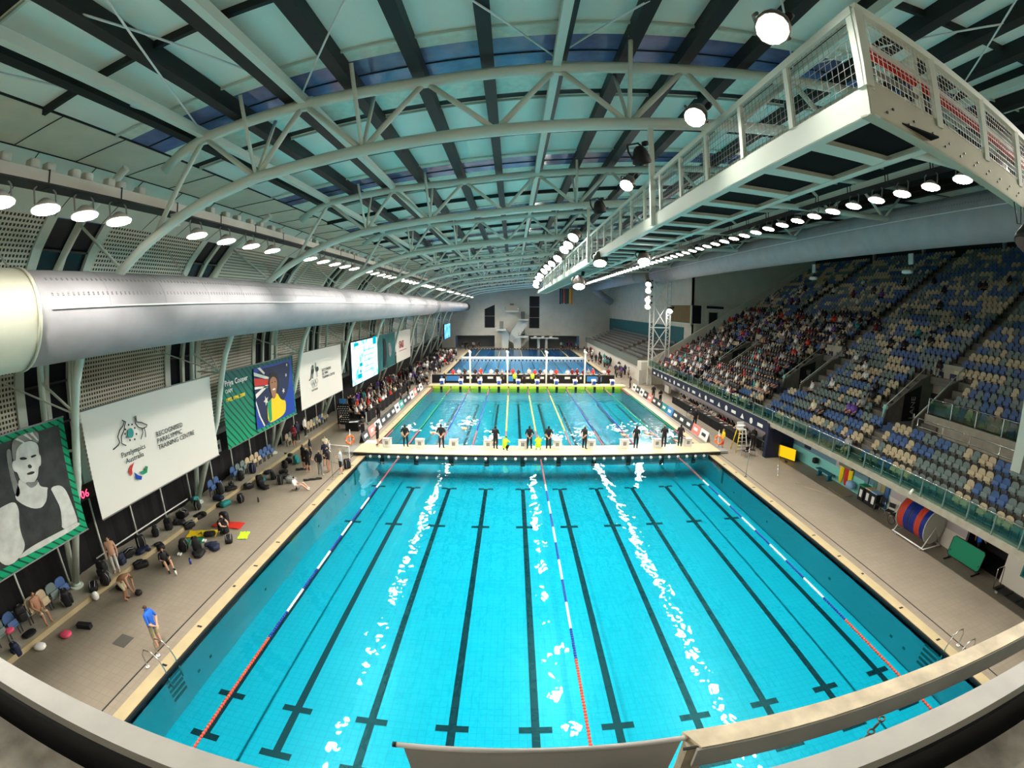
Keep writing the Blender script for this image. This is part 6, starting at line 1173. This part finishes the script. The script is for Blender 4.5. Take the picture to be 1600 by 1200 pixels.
MB().tube([(18.05, 9.5, .2), (18.05, 9.6, 1.0), (18.1, 9.62, 1.05), (18.6, 9.62, 1.05), (18.65, 9.6, 1.0), (18.65, 9.5, .2)], .02, 6).build('push_handle', steel, t)
for x in (18.1, 18.6):
    for y in (7.2, 9.3): MB().tube([(x - .02, y, .08), (x + .02, y, .08)], .08, 10).build('wheel', grey, t)
tag(MB().box(17.7, 18.0, 53.8, 55.4, 0, .9).build('white_cabinet', wallwhite), 'white cabinet on the right deck under the grandstand', 'cabinet'); tag(MB().cbox((16.1, 61, 1.0), (1.2, .08, 2.0), .6).build('white_screen', white), 'tall white display screen at the far right of the race pool', 'screen')
# diving tower at the end wall
t = thing('diving_tower', 'pale concrete diving tower with stepped platforms before the end wall', 'diving tower', (-3, 114, 0)); dm = mat('tower_concrete', (.55, .56, .50), .7)
MB().prism([(-4.7, 114.5, 0), (-3.1, 114.5, 0), (-2.9, 114.5, 3.9), (-3.5, 114.5, 4.6), (-5.9, 114.5, 4.6), (-4.7, 114.5, 3.0)], (0, 1.6, 0)).build('column', dm, t); MB().prism([(-1.7, 114.5, 0), (.1, 114.5, 0), (.2, 114.5, 2.4), (.4, 114.5, 2.8), (-1.2, 114.5, 2.8), (-1.7, 114.5, 2.0)], (0, 1.6, 0)).build('column', dm, t)
MB().prism([(-3.4, 115, 2.4), (-1.8, 115, 1.2), (1.9, 115, 6.2), (1.9, 115, 7.1), (-.5, 115, 7.1)], (0, .6, 0)).build('wing_wall', dm, t)
for x0, x1, z in ((-6.2, -3.6, 4.65), (-3.8, -.6, 9.3), (-.6, 1.9, 7.2), (-.5, 1.9, 2.9)): MB().box(x0, x1, 112.5, 116.5, z, z + .28).build('platform', dm, t); MB().tube([(x0, 112.6, z + .3), (x0, 112.6, z + 1.2), (x0, 116, z + 1.2)], .04, 5).tube([(x1, 112.6, z + .3), (x1, 112.6, z + 1.2), (x1, 116, z + 1.2)], .04, 5).build('guard_rail', steel, t); MB().box((x0 + x1) / 2 - .5, (x0 + x1) / 2 + .5, 117.3, 117.38, z + .3, z + 2.2).build('door_panel', grey, t)
MB().box(-3.8, -.6, 115.8, 116.2, 9.5, 11).build('upper_post', dm, t)
t = thing('springboard_stand', 'white springboard stand in front of the end wall opening', 'springboards', (3, 113.5, 0)); MB().box(2.6, 9.6, 113.2, 116, 2.6, 2.85).build('deck', dm, t)
for x in (4.6, 6.6): MB().box(x - .3, x + .3, 114, 115, 0, 2.6).build('pillar', dm, t)
for x in (3.5, 5.5, 7.5): MB().box(x - .25, x + .25, 111.5, 115, 2.9, 2.98).box(x - .1, x + .6, 114, 114.6, 2.98, 3.2).build('springboard', white, t)
# ------------------------------------------------------------------ viewing balcony in front of the camera
Zc = CZ
par = MB().box(-7, 7, -3, .40, Zc - 1.6, Zc - 1.06); struct(par.build('wall_balcony_parapet', mat('balcony_concrete', (.30, .27, .22), .9, noise=.45, nscale=9, bump=.5)))
t = thing('balcony_rail', 'flat grey steel rail running across the bottom of the photo', 'railing', (0, .46, Zc - .9)); rl = mat('rail_grey', (.40, .39, .35), .5, noise=.12, nscale=8)
MB().box(-6 + CX + 2, 6 + CX + 2, .431, .500, Zc - .94, Zc - .90).build('flat_bar', rl, t)
for x in (-5.8, 5.8): MB().box(x - .02, x + .02, .36, .44, Zc - 1.06, Zc - .92).build('post', rl, t)
tag(MB().box(-7, 7, .432, .475, Zc - 1.3, Zc - .965).build('shade_strip', black), 'black strip put in as shade below the flat rail at the bottom of the photo', 'shade strip')  # black strip put in for the shaded gap between rail and parapet
t = thing('gate_beam', 'weathered tan steel channel beam beyond the rail at the bottom right', 'beam', (CX + .4, .62, Zc - .9)); tb_ = mat('beam_tan', (.60, .51, .35), .6, noise=.3, nscale=14)
x0 = CX + .385; MB().prism([(x0, .645, Zc - .9), (x0 + .03, .592, Zc - .9), (x0 + 3.2, .592, Zc - .93), (x0 + 3.2, .645, Zc - .93)], (0, 0, -.012)).build('top_flange', tb_, t); MB().prism([(x0 + .02, .596, Zc - .905), (x0 + 3.2, .596, Zc - .935), (x0 + 3.2, .596, Zc - 1.0), (x0 + .02, .596, Zc - .972)], (0, -.008, 0)).build('web', rl, t)
MB().box(x0 + 0, x0 + .05, .60, .63, Zc - 1.5, Zc - .91).build('upright', tb_, t); MB().tube([(x0 - .01, .6, Zc - .908), (x0 + 3.2, .589, Zc - .938)], .004, 5).build('pin_line', dark, t)
t = thing('gate_panel', 'pale grey sheet panel with a rolled top edge at the bottom middle', 'panel', (CX, .63, Zc - .9)); MB().prism([(CX - .235, .628, Zc - .905), (CX + .38, .628, Zc - .905), (CX + .33, .628, Zc - 1.5), (CX - .19, .628, Zc - 1.5)], (0, .006, 0)).build('sheet', mat('panel_grey', (.50, .475, .43), .6, noise=.05), t); MB().tube([(CX - .25, .628, Zc - .903), (CX + .385, .628, Zc - .903)], .0065, 8).build('rolled_edge', rl, t); MB().tube([(CX - .258, .628, Zc - .903), (CX - .249, .628, Zc - .903)], .0068, 8).build('end_cap', black, t)
t = thing('chain', 'short rusty chain between the beam and the flat rail', 'chain', (CX + .9, .55, Zc - .96)); a_ = V((CX + .985, .592, Zc - 1.0)); e_ = V((CX + .78, .505, Zc - .935))
for k in range(9):
    f_ = k / 8; c_ = a_.lerp(e_, f_) + V((0, 0, -.035 * math.sin(PI * f_))); dd = (e_ - a_).normalized(); sd = V((0, 0, 1)) if k % 2 else dd.cross(V((0, 0, 1))).normalized()
    MB().tube([c_ + dd * .018 * math.cos(q) + sd * .008 * math.sin(q) for q in [2 * PI * j / 10 for j in range(11)]], .003, 5, False).build('link', mat('rust', (.16, .10, .06), .6), t)
# ------------------------------------------------------------------ render look
w = bpy.data.worlds.new('world'); SC.world = w; w.use_nodes = True; w.node_tree.nodes['Background'].inputs[0].default_value = (.02, .03, .05, 1)
SC.view_settings.view_transform = 'Standard'; SC.view_settings.look = 'None'; SC.view_settings.exposure = EXPO; SC.view_settings.gamma = 1
SC.cycles.max_bounces = 9; SC.cycles.diffuse_bounces = 8; SC.cycles.glossy_bounces = 2; SC.cycles.transparent_max_bounces = 8; SC.cycles.sample_clamp_indirect = 8; SC.cycles.use_denoising = True; SC.cycles.caustics_reflective = False; SC.cycles.caustics_refractive = False
for o in list(bpy.data.objects):
    if '_o' in o: del o['_o']
